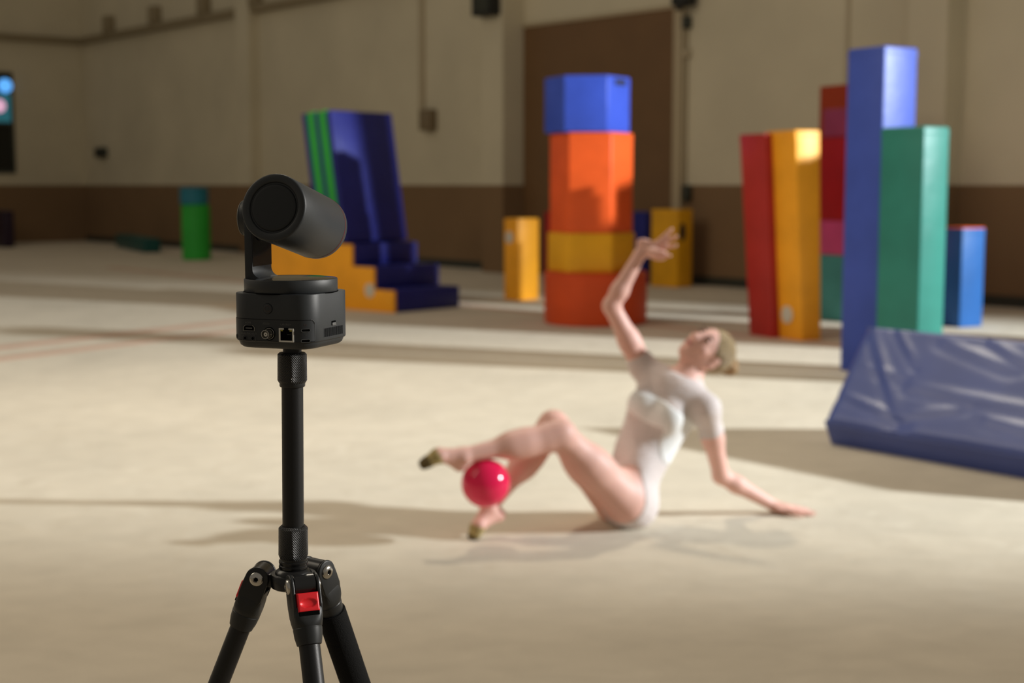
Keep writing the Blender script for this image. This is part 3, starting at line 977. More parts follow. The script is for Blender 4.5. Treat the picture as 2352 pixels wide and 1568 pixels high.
# ---- port panel: thin raised sheet following the base outline
uL, _ = base_hit(545, 740); uR, _ = base_hit(722, 760)
uL -= 0.010
zpt = 0.5 * (base_hit(560, 730)[1] + base_hit(690, 738)[1]); zpb = zb0 + 0.0085
def sheet(u0, u1, z0, z1, off0, off1, rad, name, m_, parent, n_=36):
    mb = MB(); vs = []; fs = []
    for i in range(n_ + 1):
        u = u0 + (u1 - u0) * i / n_
        k = max(0, u - (u1 - rad)); zt = z1 - (rad - math.sqrt(max(0, rad * rad - k * k)))
        kb_ = z0
        for off, z in ((off0, kb_), (off1, kb_), (off1, zt), (off0, zt)):
            p, _ = base_uv(u, off); p.z = z; vs.append(p)
    for i in range(n_):
        for j in range(4):
            j2 = (j + 1) % 4; a_ = i * 4; c_ = (i + 1) * 4
            fs.append((a_ + j, c_ + j, c_ + j2, a_ + j2))
    fs.append((3, 2, 1, 0)); fs.append(tuple(n_ * 4 + i for i in range(4)))
    return mb.add(vs, fs, True).build(name, m_, parent, sharp=30)
panel = sheet(uL, uR, zpb, zpt, -0.001, 0.00035, 0.004, 'port_panel', 'ptz_panel', ptz)
sheet(uL - 0.0003, uR + 0.00035, zpb - 0.0003, zpt + 0.00035, -0.001, 0.00008, 0.0043, 'panel_seam', 'port_dark', ptz)
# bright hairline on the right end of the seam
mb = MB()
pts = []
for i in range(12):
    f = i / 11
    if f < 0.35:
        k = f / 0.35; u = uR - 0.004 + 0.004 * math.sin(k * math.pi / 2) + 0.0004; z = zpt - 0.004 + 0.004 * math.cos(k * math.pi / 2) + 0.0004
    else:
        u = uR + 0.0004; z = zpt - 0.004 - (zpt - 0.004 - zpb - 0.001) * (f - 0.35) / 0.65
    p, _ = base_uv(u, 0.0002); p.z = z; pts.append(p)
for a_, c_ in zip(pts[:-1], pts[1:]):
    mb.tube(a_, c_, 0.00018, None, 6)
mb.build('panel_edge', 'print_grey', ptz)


def rrect(w, h, r, k=4):
    out = []
    for cx, cy, a0 in ((w / 2 - r, -h / 2 + r, -90), (w / 2 - r, h / 2 - r, 0), (-w / 2 + r, h / 2 - r, 90), (-w / 2 + r, -h / 2 + r, 180)):
        for i in range(k + 1):
            a_ = math.radians(a0 + 90 * i / k); out.append((cx + r * math.cos(a_), cy + r * math.sin(a_)))
    return out


def hollow(mb, outer, inner, z0, z1, M):
    n_ = len(outer); vs = []; fs = []
    for ring_, z in ((outer, z0), (outer, z1), (inner, z1), (inner, z0)):
        vs += [(x, y, z) for x, y in ring_]
    for k in range(4):
        for i in range(n_):
            j = (i + 1) % n_; k2 = (k + 1) % 4
            fs.append((k * n_ + i, k * n_ + j, k2 * n_ + j, k2 * n_ + i))
    return mb.add(vs, fs, False, M)


PXM = PTZ_Y / F * 0.965                      # metres per photo pixel on the port side
# HDMI socket
Mh = base_frame(572.5, 752.5, 0.0004)
w, h = 29 / math.cos(0.38) * PXM, 13.5 * PXM
hd = lambda s: [(-w / 2 * s + 0.0014, -h / 2 * s), (w / 2 * s - 0.0014, -h / 2 * s), (w / 2 * s, -h / 2 * s + 0.0022), (w / 2 * s, h / 2 * s), (-w / 2 * s, h / 2 * s), (-w / 2 * s, -h / 2 * s + 0.0022)]
hd = lambda s: [(-w / 2 * s, -h / 2 * s), (w / 2 * s, -h / 2 * s), (w / 2 * s, h / 2 * s - 0.0022 * s), (w / 2 * s - 0.0022 * s, h / 2 * s), (-w / 2 * s + 0.0022 * s, h / 2 * s), (-w / 2 * s, h / 2 * s - 0.0022 * s)]
hp = hollow(MB(), hd(1.0), hd(0.90), 0, 0.0004, Mh).build('video_socket', 'port_grey', panel)
MB().prism(hd(0.9), -0.0001, 0.0001, 0, 2, Mh).build('socket_opening', 'port_dark', ptz)
MB().box(0, -0.0002, 0.0002, w * 0.55, 0.0010, 0.0003, 0, 2, Mh).build('socket_tongue', 'print_grey', ptz)
# coaxial connector, standing out
Ms = base_frame(619, 766, 0.0)
cl = 0.0082
coax = MB().lathe([(0.0040, 0), (0.0040, cl), (0.0036, cl), (0.0036, 0.0006)], 40, Ms, False).build('coax_connector', 'port_metal', panel)
MB().lathe([(0.0062, 0.0), (0.0062, 0.0005), (0.0056, 0.0006)], 40, Ms).build('coax_recess', 'port_dark', ptz)
MB().ring(0.0050, 0.00022, 40, 6, Ms @ Matrix.Translation((0, 0, 0.0008))).build('coax_ring', 'port_metal', ptz)
MB().lathe([(0.0035, 0.0), (0.0035, cl * 0.55)], 32, Ms).build('coax_inside', 'port_grey', ptz)
MB().lathe([(0.0019, cl * 0.5), (0.0019, cl * 0.88)], 24, Ms).build('coax_insulator', 'port_white', ptz)
MB().lathe([(0.00045, cl * 0.8), (0.00045, cl * 0.90)], 12, Ms).build('coax_pin', 'port_dark', ptz)
MB().box(0.0042, -0.0004, cl * 0.4, 0.0011, 0.0007, 0.0022, 0.0002, 2, Ms).build('coax_lug', 'port_metal', ptz)
# network socket
Mn = base_frame(658.5, 769.5, 0.0004)
w, h = 36.5 / math.cos(0.36) * PXM, 32 * PXM
net = hollow(MB(), rrect(w, h, 0.0003, 1), rrect(w * 0.80, h * 0.78, 0.0002, 1), -0.0002, 0.0006, Mn @ Matrix.Translation((0, 0, 0))).build('network_socket', 'port_white', panel)
MB().prism(rrect(w * 0.80, h * 0.80, 0.0002, 1), -0.0002, 0.00015, 0, 2, Mn).build('socket_opening', 'port_dark', ptz)
MB().box(0, h * 0.45, 0.0004, w * 0.30, h * 0.14, 0.0006, 0, 2, Mn).build('socket_notch', 'port_dark', ptz)
for s in (-1, 1):
    MB().box(s * w * 0.30, h * 0.33, 0.0004, w * 0.15, h * 0.09, 0.0004, 0, 2, Mn).build('status_light', 'led_yellow', ptz)
MB().box(w * 0.18, h * 0.06, 0.0003, w * 0.26, h * 0.02, 0.0002, 0, 2, Mn).build('contact_strip', 'print_grey', ptz)
# two small reversible sockets
for py in (758.5, 782.5):
    Mu = base_frame(702, py, 0.0004)
    w, h = 21 / math.cos(0.30) * PXM, 7.5 * PXM
    hollow(MB(), rrect(w, h, h * 0.48), rrect(w * 0.92, h * 0.80, h * 0.38), 0, 0.0003, Mu).build('small_socket', 'print_grey', panel)
    MB().prism(rrect(w * 0.92, h * 0.8, h * 0.38), -0.0001, 0.0001, 0, 2, Mu).build('socket_opening', 'port_dark', ptz)
# audio jacks in their outlined pill
Ma = base_frame(572.5, 776.5, 0.0004)
w, h = 34 / math.cos(0.38) * PXM, 16 * PXM
hollow(MB(), rrect(w, h, h * 0.45), rrect(w * 0.965, h * 0.93, h * 0.42), 0, 0.0002, Ma).build('jack_outline', 'print_grey', ptz)
for s in (-1, 1):
    MB().ring(0.00155, 0.0003, 24, 6, Ma @ Matrix.Translation((s * w * 0.28, 0, 0.0001))).build('audio_jack', 'ptz_black', panel)
    MB().lathe([(0.0014, -0.0001), (0.0014, 0.0002)], 24, Ma @ Matrix.Translation((s * w * 0.28, 0, 0))).build('jack_opening', 'port_dark', ptz)
# two jacks on the far left
for py in (749, 771):
    Mj = base_frame(545.5, py, 0.0004)
    MB().lathe([(0.0021, -0.0001), (0.0021, 0.0002)], 24, Mj).build('jack_opening', 'port_dark', ptz)
    MB().ring(0.0021, 0.00022, 24, 6, Mj).build('audio_jack', 'print_grey', panel)
# power button
Mb = base_frame(615, 708.5, 0.0001)
btn = MB().lathe([(0.0046, -0.0002), (0.0046, 0.0004), (0.0044, 0.0005)], 40, Mb).build('power_button', 'ptz_panel', ptz)
MB().ring(0.00475, 0.00018, 40, 6, Mb).build('button_gap', 'port_dark', btn)
MB().ring(0.0028, 0.00016, 40, 6, Mb @ Matrix.Translation((0, 0, 0.0005))).build('button_ring', 'print_rust', btn)
# vent slots on the right side
uv0, zv = base_hit(743, 765); uv1 = base_hit(792, 757)[0]
uv0 = base_hit(744, 762)[0]
zv = base_hit(770, 760)[1]
vent = MB(); NV_ = 20
ucen = [uv0 + (uv1 + 0.018 - uv0) * (i + 0.5) / NV_ for i in range(NV_)]
sheet(uv0 - 0.0005, uv1 + 0.0185, zv - 0.0045, zv + 0.0045, -0.001, 0.00012, 0.0003, 'vent_frame', 'ptz_panel', ptz)
for u in ucen:
    p, nn_ = base_uv(u, 0.0); p.z = zv
    MB().prism(rrect((uv1 + 0.018 - uv0) / NV_ * 0.62, 0.0082, 0.0003, 2), -0.0004, 0.0002, 0, 2, frame(p, Zc.cross(nn_), Zc, nn_)).build('vent_slot', 'port_dark', ptz)
# lock slot with a metal tongue
Ml = base_frame(771.5, 741, 0.0002)
MB().prism(rrect(0.0078, 0.0040, 0.0005), -0.0003, 0.0002, 0, 2, Ml).build('lock_slot', 'port_dark', ptz)
MB().prism([(-0.0034, -0.0023), (0.0040, -0.0023), (0.0030, 0.0004), (-0.0034, 0.0004)], 0.0001, 0.0007, 0.0002, 2, Ml).build('lock_tongue', 'print_grey', ptz)


def text_part(s, px, py, size, parent, m_='print_grey', off=0.00045):
    c = bpy.data.curves.new('printed_text', 'FONT'); c.body = s; c.size = size; c.align_x = 'CENTER'; c.align_y = 'CENTER'
    c.extrude = 0.00002; c.resolution_u = 2
    tmp = bpy.data.objects.new('tmp', c); col.objects.link(tmp)
    bpy.context.view_layer.update()
    me = bpy.data.meshes.new_from_object(tmp.evaluated_get(bpy.context.evaluated_depsgraph_get()))
    vs = [v.co.copy() for v in me.vertices]; fs = [list(p.vertices) for p in me.polygons]
    bpy.data.objects.remove(tmp); bpy.data.curves.remove(c); bpy.data.meshes.remove(me)
    return MB().add(vs, fs, False, base_frame(px, py, off)).build('printed_text', m_, parent)


text_part('HDMI', 570, 740.5, 0.0025, ptz)
text_part('3G-SDI', 612, 743, 0.0025, ptz)
text_part('LAN/PoE+', 657, 745.5, 0.0025, ptz)
text_part('5V', 702, 746.5, 0.0024, ptz, 'print_rust')
text_part('IN-AUDIO-OUT', 572.5, 765.5, 0.0024, ptz)
text_part('I', 702, 770, 0.0022, ptz)
text_part('0', 763, 744, 0.0020, ptz)

# ---- tripod ------------------------------------------------------------
tri = thing('tripod', (AX, PTZ_Y, 0), 'black tripod with knurled collars and red leg locks carrying the camera', 'tripod')
T3 = Matrix.Translation(O3)
def col_lathe(name, prof_px, m_, n_=56):
    """profile as (radius px, image row), rows on the axis"""
    k = PTZ_Y / F * 1.02
    pr = [(r * k, ZP(y)) for r, y in prof_px][::-1]
    mb = MB().lathe(pr, n_, T3)
    return mb.build(name, m_, tri, origin=(AX, PTZ_Y, 0))
col_lathe('mount_stub', [(21, 792), (21, 813)], 'pole_black')
col_lathe('upper_collar', [(29, 809), (33, 813), (33, 815), (33.5, 872), (30, 878)], 'knurl_black')
col_lathe('collar_ring', [(29, 876), (29, 885), (28, 887)], 'leg_black')
col_lathe('centre_column', [(24.5, 884), (24.5, 1225)], 'pole_black')
col_lathe('lower_collar', [(28, 1206), (33, 1211), (33.5, 1213), (34, 1272), (31, 1280)], 'knurl_black')
col_lathe('thread_rings', [(31, 1279), (31, 1284), (33, 1285), (33.4, 1288), (33, 1291), (31.5, 1292), (31.5, 1295), (33, 1296), (33.4, 1299), (33, 1302), (31, 1303), (31, 1308)], 'hub_black')
col_lathe('flange', [(32, 1303), (36, 1306), (42, 1313), (43, 1318), (43, 1322), (40, 1325)], 'hub_black')
zh0, zh1 = ZP(1347), ZP(1315)
HINGE = 0.0325
zh = ZP(1324)
spread = math.radians(23.5)
hub = MB()
hub.lathe([(0.020, zh0), (0.0215, zh0 + 0.001), (0.0225, zh1 - 0.0015), (0.0215, zh1)], 48, T3)
AZ = (-66, 55, 173)
for az in AZ:
    a_ = math.radians(az); rd = Vector((math.cos(a_), math.sin(a_), 0)); tg = Vector((-math.sin(a_), math.cos(a_), 0))
    Mx = frame(O3 + Vector((0, 0, zh)), rd, tg, Zc)
    hub.prism([(0.012, -0.0080), (HINGE - 0.002, -0.0096), (HINGE - 0.002, 0.0096), (0.012, 0.0080)], zh0 - zh + 0.001, zh1 - zh - 0.0005, 0.001, 2, Mx)
    Mt = frame(O3 + rd * HINGE + Vector((0, 0, zh)) - tg * 0.0104, Zc, rd, tg) if Zc.cross(rd).dot(tg) > 0 else frame(O3 + rd * HINGE + Vector((0, 0, zh)) - tg * 0.0104, rd, Zc, tg)
    hub.lathe([(0.0102, 0), (0.0108, 0.0006), (0.0108, 0.0202), (0.0102, 0.0208)], 32, Mt)
hub.build('shoulder_hub', 'hub_black', tri)

for k, az in enumerate(AZ):
    spread = math.radians((23.5, 23.5, 21.5)[k])
    a_ = math.radians(az); rd = Vector((math.cos(a_), math.sin(a_), 0)); tg = Vector((-math.sin(a_), math.cos(a_), 0))
    ax = (rd * math.sin(spread) - Zc * math.cos(spread)).normalized()     # down the leg
    outw = (rd * math.cos(spread) + Zc * math.sin(spread)).normalized()   # away from the centre
    H0 = O3 + rd * HINGE + Vector((0, 0, zh))
    ML = frame(H0, tg, outw, ax) if tg.cross(outw).dot(ax) > 0 else frame(H0, -tg, outw, ax)
    leg_len = H0.z / math.cos(spread) - 0.006
    # forked casting: two cheeks joined to a round socket
    lg = MB()
    MC = ML @ Matrix(((0, 0, 1, 0), (1, 0, 0, 0), (0, 1, 0, 0), (0, 0, 0, 1)))   # local x = outward, y = down the leg, z = sideways
    cheek = []
    for i in range(13):
        th = math.radians(180 + 180 * i / 12)
        cheek.append((0.0115 * math.cos(th), 0.0115 * math.sin(th)))
    cheek += [(0.0120, 0.010), (0.0120, 0.020), (0.0090, 0.031), (-0.0090, 0.031), (-0.0116, 0.020), (-0.0116, 0.010)]
    for s in (-1, 1):
        z0, z1 = (0.0107, 0.0140) if s > 0 else (-0.0140, -0.0107)
        lg.prism(cheek, z0, z1, 0.0012, 3, MC)
    lg.prism([(-0.0112, 0.014), (0.003, 0.014), (0.003, 0.036), (-0.0112, 0.036)], -0.0110, 0.0110, 0.0006, 2, MC)
    # body below the fork: rounded square passing into a round socket
    secs = []
    for sd, hx, hy, pw in ((0.0205, 0.0139, 0.0112, 7.0), (0.022, 0.0142, 0.0118, 7.0), (0.028, 0.0143, 0.0128, 5.0), (0.034, 0.0142, 0.0134, 3.2), (0.0390, 0.0139, 0.0138, 2.0), (0.0395, 0.0135, 0.0135, 2.0),
                           (0.0399, 0.0135, 0.0135, 2.0), (0.0404, 0.0138, 0.0138, 2.0), (0.048, 0.0132, 0.0132, 2.0), (0.0555, 0.0116, 0.0116, 2.0), (0.0560, 0.0106, 0.0106, 2.0)):
        ring_ = []
        for i in range(48):
            th = 2 * math.pi * i / 48; c_, s_ = math.cos(th), math.sin(th)
            ring_.append((hx * math.copysign(abs(c_) ** (2 / pw), c_), hy * math.copysign(abs(s_) ** (2 / pw), s_), sd))
        secs.append(ring_)
    vs = [p for r_ in secs for p in r_]; fs = []
    for q_ in range(len(secs) - 1):
        for i in range(48):
            j = (i + 1) % 48; fs.append((q_ * 48 + i, q_ * 48 + j, (q_ + 1) * 48 + j, (q_ + 1) * 48 + i))
    fs.append(tuple(range(48))[::-1]); fs.append(tuple(range((len(secs) - 1) * 48, len(secs) * 48)))
    lg.add(vs, fs, True, ML)
    leg = lg.build('leg', 'leg_black', tri, sharp=35)
    if k == 1:
        MB().lathe([(0.0110, 0.050), (0.0146, 0.0505), (0.0150, 0.0520), (0.0150, 0.40), (0.0140, 0.402)], 40, ML).build('foam_grip', 'foam_black', leg)
    MB().lathe([(0.0100, 0.05), (0.0100, 0.46)], 36, ML).build('leg_tube', 'pole_black', leg)
    MB().lathe([(0.0122, 0.45), (0.0126, 0.455), (0.0126, 0.495), (0.0110, 0.50)], 36, ML).build('twist_lock', 'knurl_black', leg)
    MB().lathe([(0.0082, 0.49), (0.0082, leg_len - 0.03)], 36, ML).build('lower_tube', 'pole_black', leg)
    MB().lathe([(0.0100, leg_len - 0.045), (0.0115, leg_len - 0.035), (0.0115, leg_len - 0.012), (0.008, leg_len - 0.004)], 32, ML).build('rubber_foot', 'foam_black', leg)
    for s in (-1, 1):
        Mbolt = ML @ frame((s * 0.0141, 0, 0), (0, 1, 0), (0, 0, 1), (1, 0, 0)) if s > 0 else ML @ frame((s * 0.0141, 0, 0), (0, 0, 1), (0, 1, 0), (-1, 0, 0))
        MB().lathe([(0.0071, -0.0006), (0.0071, 0.0006), (0.0062, 0.0018), (0.0042, 0.0026), (0.0026, 0.0028), (0.0024, 0.0018), (0.0005, 0.0017)], 32, Mbolt).build('pivot_bolt', 'bolt_steel', leg)
        MB().lathe([(0.0023, 0.0016), (0.0023, 0.0020)], 6, Mbolt).build('hex_socket', 'port_dark', leg)
    MB().box(0, 0.0100, 0.0278, 0.0195, 0.0066, 0.0040, 0.0002, 1, ML).build('lock_recess', 'port_dark', leg)
    # red locking tab with a thumb dimple
    tab = MB()
    tw, t0, t1, ty, tt = 0.0206, 0.0085, 0.0262, 0.0040, 0.0098
    nu, nv = 28, 24; vs = []; fs = []
    for i in range(nu + 1):
        for j in range(nv + 1):
            x = -tw / 2 + tw * i / nu; z = t0 + (t1 - t0) * j / nv
            e = ((x) / (tw * 0.37)) ** 2 + ((z - (t0 + t1) / 2 - 0.001) / ((t1 - t0) * 0.235)) ** 2
            dd = -0.0019 * max(0, 1 - e) ** 0.5 if e < 1 else 0
            edge = min(x + tw / 2, tw / 2 - x, z - t0, t1 - z)
            dd -= 0.0010 * max(0, 1 - edge / 0.0012) ** 2
            vs.append((x, ty + tt + dd, z))
    n1 = len(vs)
    for i in range(nu):
        for j in range(nv):
            q_ = (i * (nv + 1) + j, (i + 1) * (nv + 1) + j, (i + 1) * (nv + 1) + j + 1, i * (nv + 1) + j + 1)
            fs.append(q_[::-1])
    rim = [i * (nv + 1) for i in range(nu + 1)] + [nu * (nv + 1) + j for j in range(1, nv + 1)] + [i * (nv + 1) + nv for i in range(nu - 1, -1, -1)] + [j for j in range(nv - 1, 0, -1)]
    for r_ in rim:
        vs.append((vs[r_][0], ty, vs[r_][2]))
    nr = len(rim)
    for i in range(nr):
        j = (i + 1) % nr; fs.append((rim[i], rim[j], n1 + j, n1 + i))
    fs.append(tuple(n1 + i for i in range(nr)))
    bm = bmesh.new(); bv = [bm.verts.new(p) for p in vs]
    for f in fs:
        bm.faces.new([bv[i] for i in f])
    bmesh.ops.recalc_face_normals(bm, faces=bm.faces)
    tab.from_bm(bm, True, ML); tab.build('lock_tab', 'tab_red', leg, sharp=50)

# the stand leans very slightly
LEAN = 0.011
zm_ = ZP(800)
tri.rotation_euler = (0, LEAN, 0)
tri.location = (AX - zm_ * LEAN, PTZ_Y, 0.0)

# ================================================================== GYMNAST (one continuous surface from a distance field)
VOX = 0.0062
LO = np.array([-0.55, 4.75, -0.03]); HI = np.array([1.42, 6.02, 1.24])
NX, NY, NZ = [int(math.ceil((HI[i] - LO[i]) / VOX)) + 1 for i in range(3)]


class Field:
    def __init__(self):
        self.d = np.full((NX, NY, NZ), 0.5, np.float32)

    def window(self, mn, mx, pad):
        a = np.maximum(0, np.floor((np.array(mn) - pad - LO) / VOX).astype(int))
        b_ = np.minimum([NX, NY, NZ], np.ceil((np.array(mx) + pad - LO) / VOX).astype(int) + 1)
        sl = tuple(slice(a[i], b_[i]) for i in range(3))
        gx = (LO[0] + VOX * np.arange(a[0], b_[0])).astype(np.float32)[:, None, None]
        gy = (LO[1] + VOX * np.arange(a[1], b_[1])).astype(np.float32)[None, :, None]
        gz = (LO[2] + VOX * np.arange(a[2], b_[2])).astype(np.float32)[None, None, :]
        return sl, gx, gy, gz

    def blend(self, sl, v, k):
        d = self.d[sl]
        if k <= 0:
            self.d[sl] = np.minimum(d, v); return
        h = np.clip(k - np.abs(d - v), 0, None) / k
        self.d[sl] = np.minimum(d, v) - h * h * k * 0.25

    def cone(self, a, b_, ra, rb, k=0.02):
        """capsule from a to b with changing radius"""
        a = np.array(a, float); b_ = np.array(b_, float); r = max(ra, rb)
        sl, X, Y, Z = self.window(np.minimum(a, b_) - r, np.maximum(a, b_) + r, k + 3 * VOX)
        ab = b_ - a; L2 = float(ab @ ab) + 1e-12
        t = np.clip(((X - a[0]) * ab[0] + (Y - a[1]) * ab[1] + (Z - a[2]) * ab[2]) / L2, 0, 1)
        q = np.sqrt((X - a[0] - t * ab[0]) ** 2 + (Y - a[1] - t * ab[1]) ** 2 + (Z - a[2] - t * ab[2]) ** 2)
        self.blend(sl, q - (ra + (rb - ra) * t), k)

    def ell(self, c, ax, k=0.02, cut=False):
        """ellipsoid: centre and three semi-axis vectors"""
        c = np.array(c, float); A = np.array([np.array(v, float) for v in ax])
        R_ = np.linalg.norm(A, axis=1); U = A / R_[:, None]
        ext = np.sqrt((A ** 2).sum(0))
        sl, X, Y, Z = self.window(c - ext, c + ext, k + 3 * VOX)
        p = [(X - c[0]) * U[i, 0] + (Y - c[1]) * U[i, 1] + (Z - c[2]) * U[i, 2] for i in range(3)]
        k0 = np.sqrt(sum((p[i] / R_[i]) ** 2 for i in range(3)))
        k1 = np.sqrt(sum((p[i] / R_[i] ** 2) ** 2 for i in range(3))) + 1e-6
        v = np.where(k0 < 1e-4, -R_.min(), k0 * (k0 - 1) / k1)
        if cut:
            d = self.d[sl]; v = -v
            h = np.clip(k - np.abs(d - v), 0, None) / k
            self.d[sl] = np.maximum(d, v) + h * h * k * 0.25
        else:
            self.blend(sl, v, k)

    def plane(self, p, n_):
        """keep the side the normal points away from"""
        p = np.array(p, float); n_ = np.array(n_, float); n_ /= np.linalg.norm(n_)
        X = (LO[0] + VOX * np.arange(NX)).astype(np.float32)[:, None, None]
        Y = (LO[1] + VOX * np.arange(NY)).astype(np.float32)[None, :, None]
        Z = (LO[2] + VOX * np.arange(NZ)).astype(np.float32)[None, None, :]
        return (X - p[0]) * n_[0] + (Y - p[1]) * n_[1] + (Z - p[2]) * n_[2]

    def mesh(self):
        return surface_net(self.d)


def surface_net(d):
    ins = d < 0
    idx = np.argwhere(ins)
    a = np.maximum(0, idx.min(0) - 2); b_ = np.minimum(d.shape, idx.max(0) + 3)
    d = d[a[0]:b_[0], a[1]:b_[1], a[2]:b_[2]]; ins = d < 0
    nx, ny, nz = d.shape
    cnt = np.zeros((nx - 1, ny - 1, nz - 1), np.int8)
    for i in (0, 1):
        for j in (0, 1):
            for k in (0, 1):
                cnt += ins[i:nx - 1 + i, j:ny - 1 + j, k:nz - 1 + k]
    act = (cnt > 0) & (cnt < 8)
    cells = np.argwhere(act)
    vid = np.full(act.shape, -1, np.int64); vid[act] = np.arange(len(cells))
    cor = [(i, j, k) for i in (0, 1) for j in (0, 1) for k in (0, 1)]
    vals = {c: d[cells[:, 0] + c[0], cells[:, 1] + c[1], cells[:, 2] + c[2]] for c in cor}
    pos = np.zeros((len(cells), 3)); w = np.zeros(len(cells))
    for c in cor:
        for ax in range(3):
            if c[ax] == 0:
                c2 = list(c); c2[ax] = 1; c2 = tuple(c2)
                v0, v1 = vals[c], vals[c2]
                cross = (v0 < 0) != (v1 < 0)
                t = np.where(cross, v0 / np.where(cross, v0 - v1, 1), 0)
                p = np.tile(np.array(c, float), (len(cells), 1)); p[:, ax] += t
                pos[cross] += p[cross]; w[cross] += 1
    pos = (pos / w[:, None] + cells + a) * VOX + LO
    faces = []
    # quads around every crossed grid edge
    for ax in range(3):
        o1, o2 = [x for x in range(3) if x != ax]
        s0 = [slice(1, -1)] * 3; s0[ax] = slice(0, -1); s1 = list(s0); s1[ax] = slice(1, None)
        A = ins[tuple(s0)]; B_ = ins[tuple(s1)]
        e = np.argwhere(A != B_)
        if len(e) == 0:
            continue
        flip = A[e[:, 0], e[:, 1], e[:, 2]]
        base_ = e.copy(); base_[:, o1] += 1; base_[:, o2] += 1
        def cell(da, db):
            q = base_.copy(); q[:, o1] += da; q[:, o2] += db
            return vid[q[:, 0], q[:, 1], q[:, 2]]
        quad = np.stack([cell(-1, -1), cell(0, -1), cell(0, 0), cell(-1, 0)], 1)
        if ax == 1:
            flip = ~flip
        quad[~flip] = quad[~flip][:, ::-1]
        faces.append(quad)
    return pos, np.concatenate(faces)


def field_object(name, d, material, parent, smooth_iter=2):
    pos, quads = surface_net(d)
    base_ = np.array(origin_of(parent))
    me = bpy.data.meshes.new(name)
    # a little smoothing
    n_ = len(pos)
    ed = np.concatenate([quads[:, [0, 1]], quads[:, [1, 2]], quads[:, [2, 3]], quads[:, [3, 0]]])
    for _ in range(smooth_iter):
        acc = np.zeros_like(pos); c_ = np.zeros(n_)
        np.add.at(acc, ed[:, 0], pos[ed[:, 1]]); np.add.at(c_, ed[:, 0], 1)
        pos = pos * 0.5 + 0.5 * acc / np.maximum(c_, 1)[:, None]
    me.from_pydata((pos - base_).tolist(), [], quads.tolist())
    me.polygons.foreach_set('use_smooth', [True] * len(me.polygons))
    me.materials.append(MATS[material]); me.update()
    o = bpy.data.objects.new(name, me); col.objects.link(o); o.parent = parent
    WORLD[o.name] = Vector(base_)
    return o


def V(px, py, y):
    return np.array(P(px, py, y))


def unit(v):
    v = np.array(v, float); return v / np.linalg.norm(v)


# joints: columns and rows of the photograph, depth from the floor contacts
pel = V(1442, 1132, 5.47)
hipL, hipR = V(1436, 1150, 5.385), V(1415, 1152, 5.545)
kneL, kneR = V(1286, 997, 5.24), V(1271, 977, 5.40)
ankL, ankR = V(1064, 1046, 5.13), V(1122, 1168, 5.27)
heeL, heeR = V(1056, 1067, 5.14), V(1146, 1182, 5.29)
balL, balR = V(1010, 1044, 5.10), V(1098, 1206, 5.235)
toeL, toeR = V(972, 1066, 5.085), V(1082, 1246, 5.22)
wai = V(1474, 1040, 5.505); rib = V(1515, 955, 5.54); che = V(1545, 908, 5.55); nck = V(1580, 862, 5.565)
shR, shL = V(1476, 842, 5.63), V(1622, 938, 5.47)
elR, elL = V(1404, 702, 5.60), V(1656, 1092, 5.60)
wrR, wrL = V(1470, 583, 5.58), np.array(G(1778, 1178)) + np.array([0, 0, 0.030])
hc = V(1621, 806, 5.575)

person = thing('person', (0.42, 5.45, 0.0), 'person in white leotard leaning back on one hand with the other arm raised', 'person')
Bd = Field()
facing = unit((-0.92, -0.38, 0)); lft = unit((0.38, -0.92, 0))
chest_side = unit(shL - shR)
spine = unit(che - wai)
chest_fwd = unit(np.cross(chest_side, spine))
if chest_fwd @ np.array([-0.5, -1, 0.2]) < 0:
    chest_fwd = -chest_fwd
chest_side = unit(np.cross(spine, chest_fwd)) * (1 if np.cross(spine, chest_fwd) @ chest_side > 0 else -1)

# trunk
hip_side = unit(hipL - hipR)
Bd.ell(pel + np.array([0.005, 0.02, -0.005]), (hip_side * 0.150, unit(wai - pel) * 0.110, np.cross(hip_side, unit(wai - pel)) * 0.098), 0.03)
Bd.ell((pel + wai) / 2, (hip_side * 0.122, unit(wai - pel) * 0.12, np.cross(hip_side, unit(wai - pel)) * 0.085), 0.05)
Bd.ell(wai + (rib - wai) * 0.15, (chest_side * 0.112, spine * 0.12, chest_fwd * 0.078), 0.06)
Bd.ell(rib, (chest_side * 0.130, spine * 0.125, chest_fwd * 0.092), 0.06)
Bd.ell(che, (chest_side * 0.140, spine * 0.085, chest_fwd * 0.082), 0.05)
for s in (-1, 1):
    Bd.ell(rib + spine * 0.005 + chest_side * 0.062 * s + chest_fwd * 0.072, (chest_side * 0.052, spine * 0.055, chest_fwd * 0.038), 0.03)
# buttock near the camera
Bd.ell(hipL + np.array([0.035, 0.045, -0.035]), ((0.09, 0, 0), (0, 0.085, 0), (0, 0, 0.085)), 0.05)
Bd.ell(hipR + np.array([0.04, 0.03, -0.035]), ((0.085, 0, 0), (0, 0.085, 0), (0, 0, 0.08)), 0.05)
# shoulders, neck
Bd.cone(che + spine * 0.055, nck + spine * 0.01, 0.062, 0.048, 0.04)
Bd.cone(che + spine * 0.03 + chest_side * 0.05, shL, 0.058, 0.050, 0.04)
Bd.cone(che + spine * 0.03 - chest_side * 0.05, shR, 0.058, 0.047, 0.04)
